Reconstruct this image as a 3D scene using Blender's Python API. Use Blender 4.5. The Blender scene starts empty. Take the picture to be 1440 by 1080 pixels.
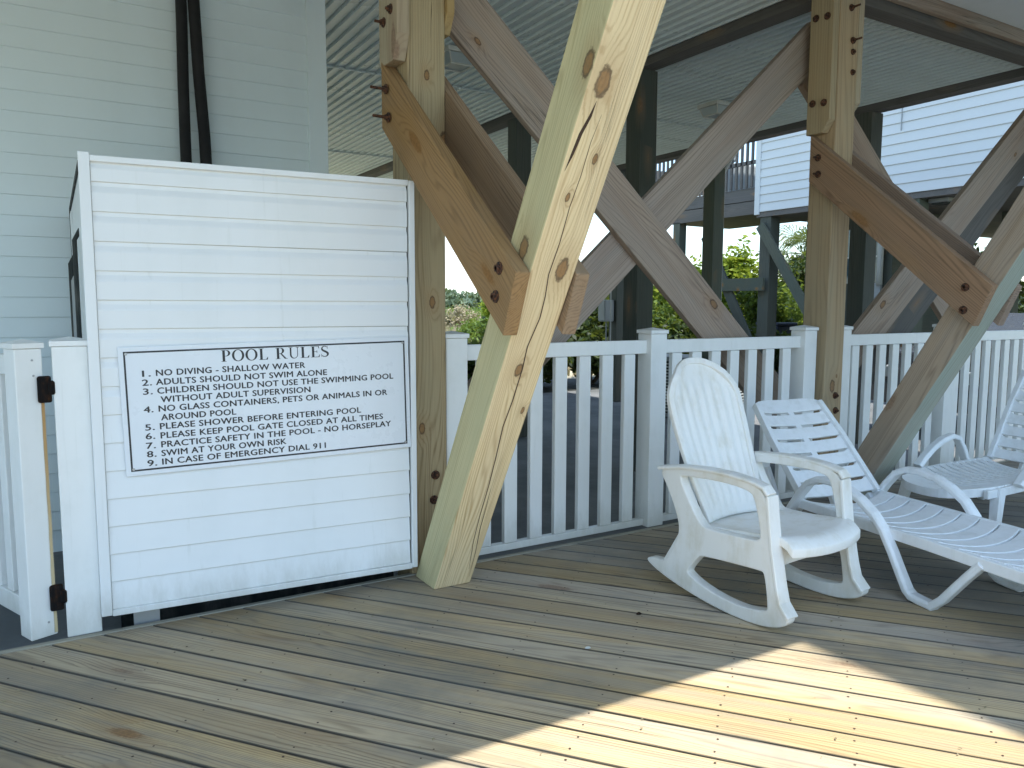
import bpy, bmesh, math, random
import numpy as np
from mathutils import Vector, Matrix
random.seed(7); rng = np.random.default_rng(7)
R = math.radians
sc = bpy.context.scene
COL = sc.collection

# ------------------------------------------------------------------ camera
cam_d = bpy.data.cameras.new('camera'); cam = bpy.data.objects.new('camera', cam_d); COL.objects.link(cam)
cam_d.sensor_width = 36; cam_d.lens = 27.125; cam_d.clip_end = 2000; cam_d.clip_start = 0.05
_r = Vector((0.8573, -0.5149, 0.0033)).normalized(); _f = Vector((0.5125, 0.8526, -0.1023)).normalized()
_u = _r.cross(_f).normalized()
cam.matrix_world = Matrix(((_r.x, _u.x, -_f.x, 0), (_r.y, _u.y, -_f.y, 0), (_r.z, _u.z, -_f.z, 1.34), (0, 0, 0, 1)))
sc.camera = cam
# ------------------------------------------------------------------ sky, sun, exposure
SUN = Vector((0.10, -0.36, 0.92)).normalized()
el = math.asin(SUN.z); az = math.atan2(SUN.x, SUN.y)
W = bpy.data.worlds.new('World'); sc.world = W; W.use_nodes = True
wt = W.node_tree; wt.nodes.clear()
wo = wt.nodes.new('ShaderNodeOutputWorld'); bg = wt.nodes.new('ShaderNodeBackground')
sky = wt.nodes.new('ShaderNodeTexSky'); sky.sky_type = 'NISHITA'; sky.sun_disc = False
sky.sun_elevation = el; sky.sun_rotation = az; sky.air_density = 1.15; sky.dust_density = .3; sky.ozone_density = 2.6
bg.inputs[1].default_value = 0.15
tc = wt.nodes.new('ShaderNodeTexCoord'); mp = wt.nodes.new('ShaderNodeMapping'); mp.inputs[3].default_value = (1, 1, 2.6)
cn = wt.nodes.new('ShaderNodeTexNoise'); cn.inputs['Scale'].default_value = 3.4; cn.inputs['Detail'].default_value = 7; cn.inputs['Roughness'].default_value = .58
cr = wt.nodes.new('ShaderNodeValToRGB'); cr.color_ramp.elements[0].position = .52; cr.color_ramp.elements[1].position = .74
cm = wt.nodes.new('ShaderNodeMix'); cm.data_type = 'RGBA'; cm.inputs[7].default_value = (2.7, 2.85, 3.0, 1)
wt.links.new(tc.outputs['Generated'], mp.inputs[0]); wt.links.new(mp.outputs[0], cn.inputs['Vector'])
wt.links.new(cn.outputs['Fac'], cr.inputs[0]); wt.links.new(cr.outputs[0], cm.inputs[0])
sx_ = wt.nodes.new('ShaderNodeSeparateXYZ'); wt.links.new(tc.outputs['Generated'], sx_.inputs[0])
hz = wt.nodes.new('ShaderNodeMapRange'); hz.inputs[1].default_value = 0; hz.inputs[2].default_value = .5; hz.inputs[3].default_value = 0; hz.inputs[4].default_value = 1; wt.links.new(sx_.outputs[2], hz.inputs[0])
hc = wt.nodes.new('ShaderNodeMix'); hc.data_type = 'RGBA'; hc.inputs[6].default_value = (.41, .445, .49, 1); hc.inputs[7].default_value = (1.04, 1, .90, 1); wt.links.new(hz.outputs[0], hc.inputs[0])
hm = wt.nodes.new('ShaderNodeMix'); hm.data_type = 'RGBA'; hm.blend_type = 'MULTIPLY'; hm.inputs[0].default_value = 1; wt.links.new(sky.outputs[0], hm.inputs[6]); wt.links.new(hc.outputs[2], hm.inputs[7])
wt.links.new(hm.outputs[2], cm.inputs[6]); wt.links.new(cm.outputs[2], bg.inputs[0]); wt.links.new(bg.outputs[0], wo.inputs[0])
sd = bpy.data.lights.new('sun', 'SUN'); sd.energy = 2.0; sd.angle = R(.53); sd.color = (1, .96, .89)
so = bpy.data.objects.new('sun', sd); COL.objects.link(so); so.rotation_euler = SUN.to_track_quat('Z', 'Y').to_euler(); so.location = (0, -4, 8)
sc.view_settings.view_transform = 'Standard'; sc.view_settings.look = 'None'
sc.view_settings.gamma = 1; sc.view_settings.use_curve_mapping = False
sc.view_settings.exposure = 2.0
sc.render.engine = 'CYCLES'; sc.cycles.max_bounces = 10; sc.cycles.diffuse_bounces = 6; sc.cycles.use_denoising = True

# ------------------------------------------------------------------ node helpers
class NT:
    def __init__(s, name):
        s.m = bpy.data.materials.new(name); s.m.use_nodes = True; s.t = s.m.node_tree; s.t.nodes.clear()
        s.out = s.t.nodes.new('ShaderNodeOutputMaterial'); s.b = s.t.nodes.new('ShaderNodeBsdfPrincipled')
        s.t.links.new(s.b.outputs[0], s.out.inputs[0])
    def n(s, typ, **k):
        o = s.t.nodes.new('ShaderNode' + typ)
        for a, v in k.items(): setattr(o, a, v)
        return o
    def L(s, a, b): s.t.links.new(a, b)
    def put(s, sock, v):
        if hasattr(v, 'is_output') or isinstance(v, bpy.types.NodeSocket): s.L(v, sock)
        else:
            try: sock.default_value = v
            except Exception: sock.default_value = (*v, 1)
    def math(s, op, a, b=None, c=None, clamp=False):
        o = s.n('Math', operation=op, use_clamp=clamp); s.put(o.inputs[0], a)
        if b is not None: s.put(o.inputs[1], b)
        if c is not None: s.put(o.inputs[2], c)
        return o.outputs[0]
    def vm(s, op, a, b=None):
        o = s.n('VectorMath', operation=op); s.put(o.inputs[0], a)
        if b is not None: s.put(o.inputs[1], b)
        return o.outputs['Value'] if op in ('LENGTH', 'DISTANCE', 'DOT_PRODUCT') else o.outputs[0]
    def mix(s, f, a, b, blend='MIX'):
        o = s.n('Mix', data_type='RGBA', blend_type=blend); s.put(o.inputs[0], f); s.put(o.inputs[6], a); s.put(o.inputs[7], b); return o.outputs[2]
    def noise(s, v, scale=1., detail=3., rough=.5):
        o = s.n('TexNoise'); s.put(o.inputs['Vector'], v); o.inputs['Scale'].default_value = scale; o.inputs['Detail'].default_value = detail; o.inputs['Roughness'].default_value = rough
        return o.outputs['Fac']
    def ramp(s, f, a, b, to0=0., to1=1., smooth=True):
        o = s.n('MapRange'); o.interpolation_type = 'SMOOTHSTEP' if smooth else 'LINEAR'
        s.put(o.inputs[0], f); o.inputs[1].default_value = a; o.inputs[2].default_value = b; o.inputs[3].default_value = to0; o.inputs[4].default_value = to1
        return o.outputs[0]
    def bump(s, h, dist=.002, strength=.5):
        o = s.n('Bump'); o.inputs['Distance'].default_value = dist; o.inputs['Strength'].default_value = strength; s.put(o.inputs['Height'], h); s.L(o.outputs[0], s.b.inputs['Normal'])
    def set(s, **k):
        for a, v in k.items(): s.put(s.b.inputs[a.replace('_', ' ')], v)

def wood(name, light, dark, tint=None, tamt=.5, knots=(), gs=26., contrast=1., vary=.25, grime=0., rough=.8, knot_rate=.86, greying=0., stain=None, tscale=(.9, 4, 4), checks=.5, darken_far=False, edge=0.):
    t = NT(name)
    obj = t.n('TexCoord').outputs['Object']
    oi = t.n('ObjectInfo'); rnd = oi.outputs['Random']
    cmb = t.n('CombineXYZ'); t.L(t.math('MULTIPLY', rnd, 41.3), cmb.inputs[0]); t.L(t.math('MULTIPLY', rnd, 7.7), cmb.inputs[1]); t.L(t.math('MULTIPLY', rnd, 3.1), cmb.inputs[2])
    P = t.vm('ADD', obj, cmb.outputs[0])
    base = t.noise(t.vm('MULTIPLY', P, (.55, 6., 6.)), 1., 1.5, .45)
    sxyz = t.n('SeparateXYZ'); t.L(P, sxyz.inputs[0])
    lin = t.math('ADD', t.math('MULTIPLY', sxyz.outputs[1], 3.6), t.math('MULTIPLY', sxyz.outputs[2], 2.9))
    vo = t.n('TexVoronoi'); t.put(vo.inputs['Vector'], t.vm('MULTIPLY', P, (2.3, 7.5, 7.5))); vo.inputs['Scale'].default_value = 1
    sep = t.n('SeparateColor'); t.L(vo.outputs['Color'], sep.inputs[0])
    gate = t.math('GREATER_THAN', sep.outputs[0], knot_rate)
    kd = vo.outputs['Distance']
    core = t.math('MULTIPLY', t.ramp(t.math('ADD', kd, t.math('MULTIPLY', t.math('SUBTRACT', t.noise(obj, 60, 2, .6), .5), .08)), .235, .15), gate)
    halo = t.math('MULTIPLY', t.ramp(kd, .62, .12), gate)
    pith = None
    for (kx, ky, kz, kr) in knots:
        dv = t.vm('LENGTH', t.vm('MULTIPLY', t.vm('SUBTRACT', obj, (kx, ky, kz)), (.55 / kr, 1 / kr, 1 / kr)))
        dv = t.math('ADD', dv, t.math('MULTIPLY', t.math('SUBTRACT', t.noise(obj, 55, 3, .6), .5), .9))
        core = t.math('MAXIMUM', core, t.ramp(dv, 1.0, .75))
        halo = t.math('MAXIMUM', halo, t.ramp(dv, 4.5, .6))
        ring = t.math('MULTIPLY', t.ramp(dv, .7, .95), t.ramp(dv, 1.35, 1.0))
        pith = ring if pith is None else t.math('MAXIMUM', pith, ring)
    warp = t.math('ADD', t.math('ADD', base, lin), t.math('MULTIPLY', halo, .10))
    g = t.math('SINE', t.math('MULTIPLY', warp, gs * 6.283 * .42))
    g = t.math('ADD', t.math('MULTIPLY', g, .5), .5)
    g = t.math('POWER', g, 2.6)
    fib = t.noise(t.vm('MULTIPLY', P, (3.5, 190, 190)), 1., 3, .6)
    fib2 = t.noise(t.vm('MULTIPLY', P, (1.4, 55, 55)), 1., 2, .5)
    blotch = t.noise(t.vm('MULTIPLY', P, tscale), 1., 4, .6)
    f = t.math('ADD', t.math('MULTIPLY', g, .5 * contrast), t.math('MULTIPLY', t.math('SUBTRACT', fib, .5), .7 * contrast), None, True)
    f = t.math('ADD', f, t.math('MULTIPLY', t.math('SUBTRACT', fib2, .5), 1.1 * contrast), None, True)
    c = t.mix(f, light, dark)
    if tint: c = t.mix(t.math('MULTIPLY', t.ramp(blotch, .38, .66), tamt), c, tint)
    if stain:
        st = t.noise(t.vm('MULTIPLY', t.vm('ADD', P, (9, 5, 2)), (1.3, 3, 3)), 1., 3, .5)
        c = t.mix(t.ramp(st, .58, .74, 0, stain[1]), c, stain[0])
    if greying:
        gr = t.noise(t.vm('MULTIPLY', t.vm('ADD', P, (3, 15, 8)), (.7, 9, 9)), 1., 4, .6)
        c = t.mix(t.ramp(gr, .42, .65, 0, greying), c, (.30, .295, .275))
    # long drying checks
    ck = t.noise(t.vm('MULTIPLY', P, (.55, 34, 34)), 1., 2, .5)
    chk = t.math('MULTIPLY', t.ramp(t.math('ABSOLUTE', t.math('SUBTRACT', ck, .5)), .012, .0), t.ramp(t.noise(t.vm('MULTIPLY', P, (1.1, 5, 5)), 1., 1), .55, .68))
    c = t.mix(t.math('MULTIPLY', chk, checks), c, (.05, .038, .025))
    c = t.mix(t.math('MULTIPLY', halo, .30), c, (.33, .20, .10))
    kcol = t.mix(t.noise(t.vm('MULTIPLY', obj, (60, 60, 60)), 1., 3, .7), (.10, .055, .03), (.40, .22, .10))
    c = t.mix(t.math('MULTIPLY', core, .8), c, kcol)
    if pith is not None: c = t.mix(t.math('MULTIPLY', pith, .75), c, (.06, .03, .018))
    if edge:  # dirt at board edges and sides, darkened to paint in the shade of gaps
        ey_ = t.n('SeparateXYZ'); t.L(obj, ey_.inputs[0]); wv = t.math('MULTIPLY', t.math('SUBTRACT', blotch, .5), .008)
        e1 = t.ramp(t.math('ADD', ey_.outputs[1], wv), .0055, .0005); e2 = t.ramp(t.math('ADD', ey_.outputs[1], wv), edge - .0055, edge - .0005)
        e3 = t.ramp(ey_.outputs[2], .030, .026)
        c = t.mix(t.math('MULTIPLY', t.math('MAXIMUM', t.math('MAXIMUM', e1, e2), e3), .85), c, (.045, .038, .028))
    # object to object brightness and a slight hue drift
    v = t.math('ADD', t.math('MULTIPLY', rnd, vary), 1 - vary * .5)
    hs = t.n('HueSaturation'); t.L(c, hs.inputs['Color']); t.L(v, hs.inputs['Value'])
    t.L(t.ramp(t.math('FRACT', t.math('MULTIPLY', rnd, 7.31)), 0, 1, .75, 1.2), hs.inputs['Saturation'])
    c = hs.outputs[0]
    if grime or darken_far:
        pos = t.n('NewGeometry').outputs['Position']
        gm = t.noise(t.vm('MULTIPLY', pos, (1, 1, 1)), 1.3, 5, .65)
        c = t.mix(t.ramp(gm, .45, .72, 0, grime), c, (.16, .17, .15))
    if darken_far:
        # boards turn darker and greyer towards the fence and the right
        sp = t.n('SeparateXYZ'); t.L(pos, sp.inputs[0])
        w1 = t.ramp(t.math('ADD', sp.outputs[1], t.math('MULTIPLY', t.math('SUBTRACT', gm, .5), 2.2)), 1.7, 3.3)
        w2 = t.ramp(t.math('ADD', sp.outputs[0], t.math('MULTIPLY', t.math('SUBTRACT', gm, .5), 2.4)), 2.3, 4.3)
        far_mask = t.math('MAXIMUM', t.math('MULTIPLY', w1, .35), w2)
        c = t.mix(t.math('MULTIPLY', far_mask, .72), c, (.125, .125, .12))
    t.set(Base_Color=c, Roughness=rough); t.b.inputs['Specular IOR Level'].default_value = .25
    h = t.math('ADD', t.math('MULTIPLY', fib, .5), t.math('ADD', t.math('MULTIPLY', g, -.3), t.math('MULTIPLY', chk, -1.2)))
    h = t.math('ADD', h, t.math('MULTIPLY', fib2, .4))
    t.bump(h, .0022, .75)
    return t.m

def paint(name, col, rough=.4, dirt=.08, dcol=(.35, .33, .28), bump=.0, scale=6., metal=0., spec=.5, vary=.0, splash=0.):
    t = NT(name); pos = t.n('TexCoord').outputs['Object']
    n = t.noise(pos, scale, 5, .65); n2 = t.noise(t.vm('MULTIPLY', pos, (1, 1, .25)), scale * 2.3, 4, .6)
    c = t.mix(t.ramp(t.math('MULTIPLY', n, n2), .2, .42, 0, dirt), col, dcol)
    if splash:
        gp = t.n('NewGeometry').outputs['Position']; zz = t.n('SeparateXYZ'); t.L(gp, zz.inputs[0]); sn = t.noise(t.vm('MULTIPLY', gp, (9, 9, 3)), 1., 5, .7)
        up = t.math('ADD', zz.outputs[2], t.math('MULTIPLY', t.math('SUBTRACT', sn, .5), .35))
        c = t.mix(t.ramp(up, .22, .0, 0, splash), c, (.30, .29, .22))
        run = t.noise(t.vm('MULTIPLY', gp, (34, 34, 1.1)), 1., 3, .6)
        c = t.mix(t.ramp(run, .60, .78, 0, splash * .5), c, (.50, .52, .46))
    if vary:
        hs = t.n('HueSaturation'); t.L(c, hs.inputs['Color']); t.L(t.math('ADD', t.math('MULTIPLY', t.n('ObjectInfo').outputs['Random'], vary), 1 - vary / 2), hs.inputs['Value']); c = hs.outputs[0]
    t.set(Base_Color=c, Roughness=t.ramp(n, .3, .7, rough - .06, rough + .08), Metallic=metal); t.b.inputs['Specular IOR Level'].default_value = spec
    if bump: t.bump(t.noise(pos, 240, 2, .5), .0006, bump)
    return t.m

def rust(name):
    t = NT(name); pos = t.n('TexCoord').outputs['Object']; n = t.noise(pos, 60, 5, .7)
    t.set(Base_Color=t.mix(t.ramp(n, .4, .6), (.035, .022, .018), (.16, .07, .035)), Roughness=.8, Metallic=.3); t.bump(n, .002, .7); return t.m

def leaf(name, a, b, trans=.45):
    t = NT(name); rnd = t.n('ObjectInfo').outputs['Random']; g = t.n('NewGeometry')
    n = t.noise(g.outputs['Position'], 2.2, 3, .6)
    c = t.mix(t.ramp(t.math('ADD', t.math('MULTIPLY', g.outputs['Random Per Island'], .6), t.math('MULTIPLY', n, .5)), .15, .85), a, b)
    t.set(Base_Color=c, Roughness=.55); t.b.inputs['Specular IOR Level'].default_value = .3
    tr = t.n('BsdfTranslucent'); t.L(t.mix(.5, c, (.35, .42, .05)), tr.inputs[0])
    mx = t.n('MixShader'); mx.inputs[0].default_value = trans; t.L(t.b.outputs[0], mx.inputs[1]); t.L(tr.outputs[0], mx.inputs[2]); t.L(mx.outputs[0], t.out.inputs[0])
    return t.m

M = {}
T1K = [(1.694, .131, 0, .022), (1.97, .057, 0, .008), (2.113, .119, 0, .009), (1.25, .083, 0, .015), (1.045, .166, 0, .008), (2.36, .055, 0, .024), (2.40, .0, .03, .022),
       (1.73, 0, .085, .024)]
M['pine'] = wood('fresh_treated_pine', (.80, .655, .42), (.42, .275, .14), (.72, .60, .41), .5, T1K, 46, 1.25, 0, rough=.7, knot_rate=2, checks=.25)
M['pine_green'] = wood('green_treated_pine', (.60, .535, .33), (.35, .29, .16), (.50, .475, .30), .6, T1K, 46, 1.0, 0, rough=.7, knot_rate=2, checks=.25)
P1K = [(.93, .06, 0, .014), (2.33, .19, 0, .02), (2.62, .10, 0, .012), (1.55, .12, 0, .014)]
M['post'] = wood('weathered_post_pine', (.42, .33, .205), (.195, .135, .075), (.36, .305, .195), .55, P1K, 44, 1.15, .06, knot_rate=.93, checks=.9)
M['post2'] = wood('mottled_post_pine', (.43, .315, .19), (.20, .132, .075), (.36, .31, .21), .5, [(.98, .09, 0, .022), (1.05, .13, .0, .006)], 26, .8, .06, knot_rate=.93, checks=.8)
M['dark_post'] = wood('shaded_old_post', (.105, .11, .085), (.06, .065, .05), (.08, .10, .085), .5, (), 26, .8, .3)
M['brace'] = wood('weathered_brown_brace', (.40, .315, .245), (.18, .135, .10), (.32, .22, .165), .6, (), 42, 1.1, .12, greying=.25, knot_rate=.9)
M['brace_a'] = wood('weathered_grey_brace', (.38, .30, .235), (.175, .13, .10), (.30, .215, .165), .5, [(2.95, .06, 0, .02), (.75, .20, 0, .012)], 42, 1.1, .0, greying=.22, knot_rate=.92)
M['knee'] = wood('brown_stained_board', (.36, .235, .13), (.15, .09, .048), (.28, .195, .12), .5, (), 44, 1.1, .1, knot_rate=.84, stain=((.36, .22, .10), .4))
M['knee2'] = wood('red_brown_board', (.32, .205, .13), (.14, .088, .055), (.26, .185, .125), .5, (), 42, 1.1, .1, knot_rate=.9)
M['cleat'] = wood('yellowed_cleat_board', (.41, .32, .18), (.20, .145, .08), (.40, .27, .13), .5, (), 26, .8, .1, knot_rate=.93)
M['tan'] = wood('tan_leaning_timber', (.42, .30, .185), (.19, .125, .07), (.30, .225, .155), .4, (), 42, 1.1, 0, knot_rate=.93, greying=.3)
M['mint'] = wood('mint_copper_timber', (.37, .41, .325), (.23, .25, .19), (.38, .33, .25), .5, (), 26, .8, 0, knot_rate=2)
M['beam'] = wood('old_beam', (.15, .135, .12), (.085, .075, .065), (.11, .105, .095), .6, (), 24, .9, .2)
M['deck'] = wood('deck_boards', (.52, .415, .265), (.19, .138, .085), (.47, .345, .19), .5, (), 40, 1.3, .32, grime=.5, knot_rate=.76, greying=.4, edge=.1345, stain=((.40, .265, .12), .5), tscale=(.5, 3, 3), checks=.8, darken_far=True)
M['rim'] = wood('deck_rim_board', (.36, .34, .28), (.24, .22, .18), None, .5, (), 26, .8, 0, grime=.5)
M['vinyl'] = paint('white_vinyl_fence', (.82, .83, .81), .35, .15, (.50, .52, .46), splash=.4)
M['encl'] = paint('white_vinyl_siding', (.80, .82, .82), .42, .14, (.60, .63, .60), scale=2., splash=.4)
M['house'] = paint('house_vinyl_siding', (.76, .83, .83), .5, .25, (.66, .72, .70), scale=1.5)
M['soffit'] = paint('soffit_vinyl', (.70, .75, .74), .3, .3, (.55, .58, .57), scale=1.5)
M['neigh'] = paint('neighbour_siding', (.60, .61, .59), .5, .2, (.58, .58, .54), scale=1.)
M['resin'] = paint('white_moulded_resin', (.80, .79, .75), .40, .5, (.60, .55, .43), .35, 7., splash=.3)
M['resin2'] = paint('white_lounger_resin', (.80, .82, .83), .38, .35, (.56, .57, .54), .15, 8., splash=.3)
M['hose'] = paint('black_foam_insulation', (.012, .011, .011), .8, .0)
M['black'] = paint('black_metal', (.008, .007, .007), .85, .7, (.07, .03, .012), scale=30., spec=.15)
M['sign'] = paint('sign_white', (.76, .80, .84), .3, .04)
M['ink'] = paint('sign_black', (.018, .02, .024), .45, .0)
M['dark'] = paint('dark_void', (.03, .035, .033), .9, .2)
M['crack'] = paint('dark_crack', (.06, .035, .022), .9, 0)
M['grey'] = paint('grey_plastic', (.30, .32, .32), .5, .3)
M['lamp'] = paint('lamp_frame', (.62, .60, .54), .4, .2)
M['steel'] = paint('galvanised_steel', (.42, .43, .43), .45, .3, metal=.6)
M['pvc'] = paint('pvc_downspout', (.50, .52, .49), .45, .3)
M['rust'] = rust('rusted_bolt')
M['navy'] = paint('navy_bin', (.02, .03, .07), .5, .1)
M['car'] = paint('car_paint', (.05, .055, .065), .2, .05, spec=.7)
M['rubber'] = paint('tyre_rubber', (.02, .02, .02), .8, .1)
M['leaf_bright'] = leaf('leaf_bright', (.10, .17, .015), (.30, .36, .035), .5)
M['leaf_mid'] = leaf('leaf_mid', (.035, .075, .015), (.12, .18, .03), .4)
M['leaf_dark'] = leaf('leaf_dark', (.015, .03, .012), (.05, .08, .02), .3)
M['leaf_palm'] = leaf('leaf_palm', (.05, .075, .035), (.12, .14, .06), .3)
M['leaf_far'] = leaf('leaf_far', (.07, .11, .075), (.14, .18, .11), .2)
M['leaf_dry'] = leaf('leaf_dry', (.22, .17, .12), (.36, .30, .20), .3)
M['bark'] = paint('bark', (.12, .09, .065), .9, .4)
def glass_m():
    t = NT('lamp_glass'); t.set(Base_Color=(.55, .6, .6, 1), Roughness=.35, Metallic=0.); t.b.inputs['Transmission Weight'].default_value = .35; return t.m
M['glass'] = glass_m()
def pane_m():
    t = NT('window_glass'); t.set(Base_Color=(.05, .09, .10, 1), Roughness=.08); t.b.inputs['Specular IOR Level'].default_value = .9; return t.m
M['pane'] = pane_m()
def rust_streak():
    t = NT('rust_streak'); o = t.n('TexCoord').outputs['Object']; n = t.noise(t.vm('MULTIPLY', o, (60, 60, 4)), 1., 4, .6)
    x = t.n('SeparateXYZ'); t.L(o, x.inputs[0]); z = x.outputs[2]
    t.set(Base_Color=t.mix(t.ramp(z, .15, 1.0, 0, 1), (.62, .50, .28), (.50, .27, .07)), Roughness=.7)
    cen = t.math('ADD', -.088, t.math('MULTIPLY', t.math('SUBTRACT', t.noise(t.vm('MULTIPLY', o, (0, 0, 3)), 1., 2), .5), .008))
    d = t.math('ABSOLUTE', t.math('SUBTRACT', x.outputs[1], cen)); w = t.math('ADD', .003, t.math('MULTIPLY', n, .010))
    a = t.ramp(t.math('DIVIDE', d, w), 1.3, .3, 0, .8)
    t.set(Alpha=a); return t.m
M['streak'] = rust_streak()
def concrete():
    t = NT('concrete_slab'); p = t.n('NewGeometry').outputs['Position']; n = t.noise(p, 1.2, 6, .65); n2 = t.noise(p, 30, 4, .6)
    c = t.mix(t.ramp(n, .35, .65), (.11, .118, .12), (.18, .187, .19)); c = t.mix(t.ramp(n2, .45, .7, 0, .3), c, (.10, .10, .10))
    t.set(Base_Color=c, Roughness=.85); t.bump(n2, .004, .4); return t.m
M['concrete'] = concrete()
def ground_m():
    t = NT('sandy_grassland'); p = t.n('NewGeometry').outputs['Position']; n = t.noise(p, .09, 6, .7); n2 = t.noise(p, 1.6, 5, .7)
    c = t.mix(t.ramp(n, .42, .58), (.42, .37, .27), (.16, .18, .07)); c = t.mix(t.ramp(n2, .4, .7, 0, .6), c, (.34, .31, .16))
    t.set(Base_Color=c, Roughness=.95); t.bump(n2, .05, .6); return t.m
M['ground'] = ground_m()
M['sand'] = paint('pale_sand_track', (.52, .47, .38), .95, .4, (.42, .38, .27), scale=.6)
M['apron'] = paint('pale_pool_apron', (.42, .43, .42), .8, .2, scale=1.)
def water_m():
    t = NT('pool_water'); p = t.n('NewGeometry').outputs['Position']
    t.set(Base_Color=(.10, .38, .45, 1), Roughness=.06); t.bump(t.noise(p, 3.5, 3, .5), .02, .5); return t.m
M['water'] = water_m()

# ------------------------------------------------------------------ mesh helpers
class MB:
    def __init__(s): s.v = []; s.f = []
    def add(s, vs, fs):
        k = len(s.v); s.v += [tuple(map(float, v)) for v in vs]; s.f += [[k + i for i in f] for f in fs]; return s
    def box(s, x0, x1, y0, y1, z0, z1):
        return s.add([(x0, y0, z0), (x1, y0, z0), (x1, y1, z0), (x0, y1, z0), (x0, y0, z1), (x1, y0, z1), (x1, y1, z1), (x0, y1, z1)],
                     [(0, 3, 2, 1), (4, 5, 6, 7), (0, 1, 5, 4), (1, 2, 6, 5), (2, 3, 7, 6), (3, 0, 4, 7)])
    def prism(s, poly, a, b, axis='y'):
        n = len(poly)
        def pt(p, c): return {'y': (p[0], c, p[1]), 'x': (c, p[0], p[1]), 'z': (p[0], p[1], c)}[axis]
        return s.add([pt(p, a) for p in poly] + [pt(p, b) for p in poly],
                     [list(range(n))[::-1], list(range(n, 2 * n))] + [[i, (i + 1) % n, n + (i + 1) % n, n + i] for i in range(n)])
    def sweep(s, path, sec, up=Vector((0, 0, 1)), cap=True, closed=False):
        """sec: closed section points (side, up); or a function of index"""
        P = [Vector(p) for p in path]; n = len(P); k = None; rings = []
        for i, p in enumerate(P):
            a = P[(i - 1) % n] if (i or closed) else P[0]; b = P[(i + 1) % n] if (i < n - 1 or closed) else P[-1]
            d = (b - a).normalized(); sd = d.cross(up)
            if sd.length < 1e-4: sd = Vector((1, 0, 0))
            sd.normalize(); uu = sd.cross(d).normalized()
            S = sec(i) if callable(sec) else sec
            k = len(S); rings.append([p + sd * q[0] + uu * q[1] for q in S])
        vs = [v for r in rings for v in r]; fs = []
        m = n if closed else n - 1
        for i in range(m):
            j = (i + 1) % n
            for q in range(k): fs.append((i * k + q, i * k + (q + 1) % k, j * k + (q + 1) % k, j * k + q))
        if cap and not closed: fs += [tuple(range(k))[::-1], tuple((n - 1) * k + q for q in range(k))]
        return s.add(vs, fs)
    def tube(s, path, r, n=8, up=Vector((0, 0, 1))):
        sec = (lambda i: [(r[i] * math.cos(a * 2 * math.pi / n), r[i] * math.sin(a * 2 * math.pi / n)) for a in range(n)]) if isinstance(r, (list, tuple)) else [(r * math.cos(a * 2 * math.pi / n), r * math.sin(a * 2 * math.pi / n)) for a in range(n)]
        return s.sweep(path, sec, up)
    def mesh(s, name):
        me = bpy.data.meshes.new(name); me.from_pydata(s.v, [], s.f)
        bm = bmesh.new(); bm.from_mesh(me); bmesh.ops.recalc_face_normals(bm, faces=bm.faces); bm.to_mesh(me); bm.free(); me.update(); return me
    def build(s, name, mat, parent=None, mtx=None, bevel=0, smooth=False, seg=2):
        o = bpy.data.objects.new(name, s.mesh(name)); COL.objects.link(o)
        o.data.materials.append(M[mat] if isinstance(mat, str) else mat)
        place(o, parent, mtx)
        if bevel:
            b = o.modifiers.new('bevel', 'BEVEL'); b.width = bevel; b.segments = seg; b.limit_method = 'ANGLE'; b.angle_limit = R(35)
        if smooth:
            for p in o.data.polygons: p.use_smooth = True
        return o
def wmat(o):
    m = o.matrix_basis.copy()
    if o.parent: m = wmat(o.parent) @ o.matrix_parent_inverse @ m
    return m
def place(o, parent, mtx=None):
    """mtx is the world matrix (default: identity); a parent keeps it"""
    if mtx is not None: o.matrix_basis = mtx
    if parent is not None:
        o.parent = parent; o.matrix_parent_inverse = wmat(parent).inverted()
def tag(o, label=None, cat=None, group=None, kind=None):
    if label: o['label'] = label
    if cat: o['category'] = cat
    if group: o['group'] = group
    if kind: o['kind'] = kind
    return o
def thing(name, label, cat, loc=(0, 0, 0), rz=0., group=None, kind=None):
    o = bpy.data.objects.new(name, None); COL.objects.link(o); o.empty_display_size = .1
    o.matrix_basis = Matrix.Translation(loc) @ Matrix.Rotation(rz, 4, 'Z')
    return tag(o, label, cat, group, kind)
def frame(o, ex, ey):
    ex = Vector(ex).normalized(); ey = Vector(ey); ey = (ey - ex * ey.dot(ex)).normalized(); ez = ex.cross(ey)
    return Matrix(((ex.x, ey.x, ez.x, o[0]), (ex.y, ey.y, ez.y, o[1]), (ex.z, ey.z, ez.z, o[2]), (0, 0, 0, 1)))
def stick(mb_s, L, w, t, x0=(0, 0, 0, 0), x1=(0, 0, 0, 0), seg=1, wob=0.):
    """a sawn timber along local x: corners (0,0) (w,0) (w,t) (0,t); x0/x1 are end offsets"""
    cs = [(0, 0), (w, 0), (w, t), (0, t)]; vs = []; fs = []
    for i in range(seg + 1):
        u = i / seg
        for c, (y, z) in enumerate(cs):
            x = x0[c] * (1 - u) + (L + x1[c]) * u
            dy = wob * math.sin(u * 9 + c) if 0 < i < seg else 0
            vs.append((x, y + dy, z + dy * .6))
    for i in range(seg):
        for c in range(4): fs.append((i * 4 + c, i * 4 + (c + 1) % 4, i * 4 + 4 + (c + 1) % 4, i * 4 + 4 + c))
    fs += [(3, 2, 1, 0), tuple(seg * 4 + c for c in range(4))]
    return mb_s.add(vs, fs)
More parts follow.
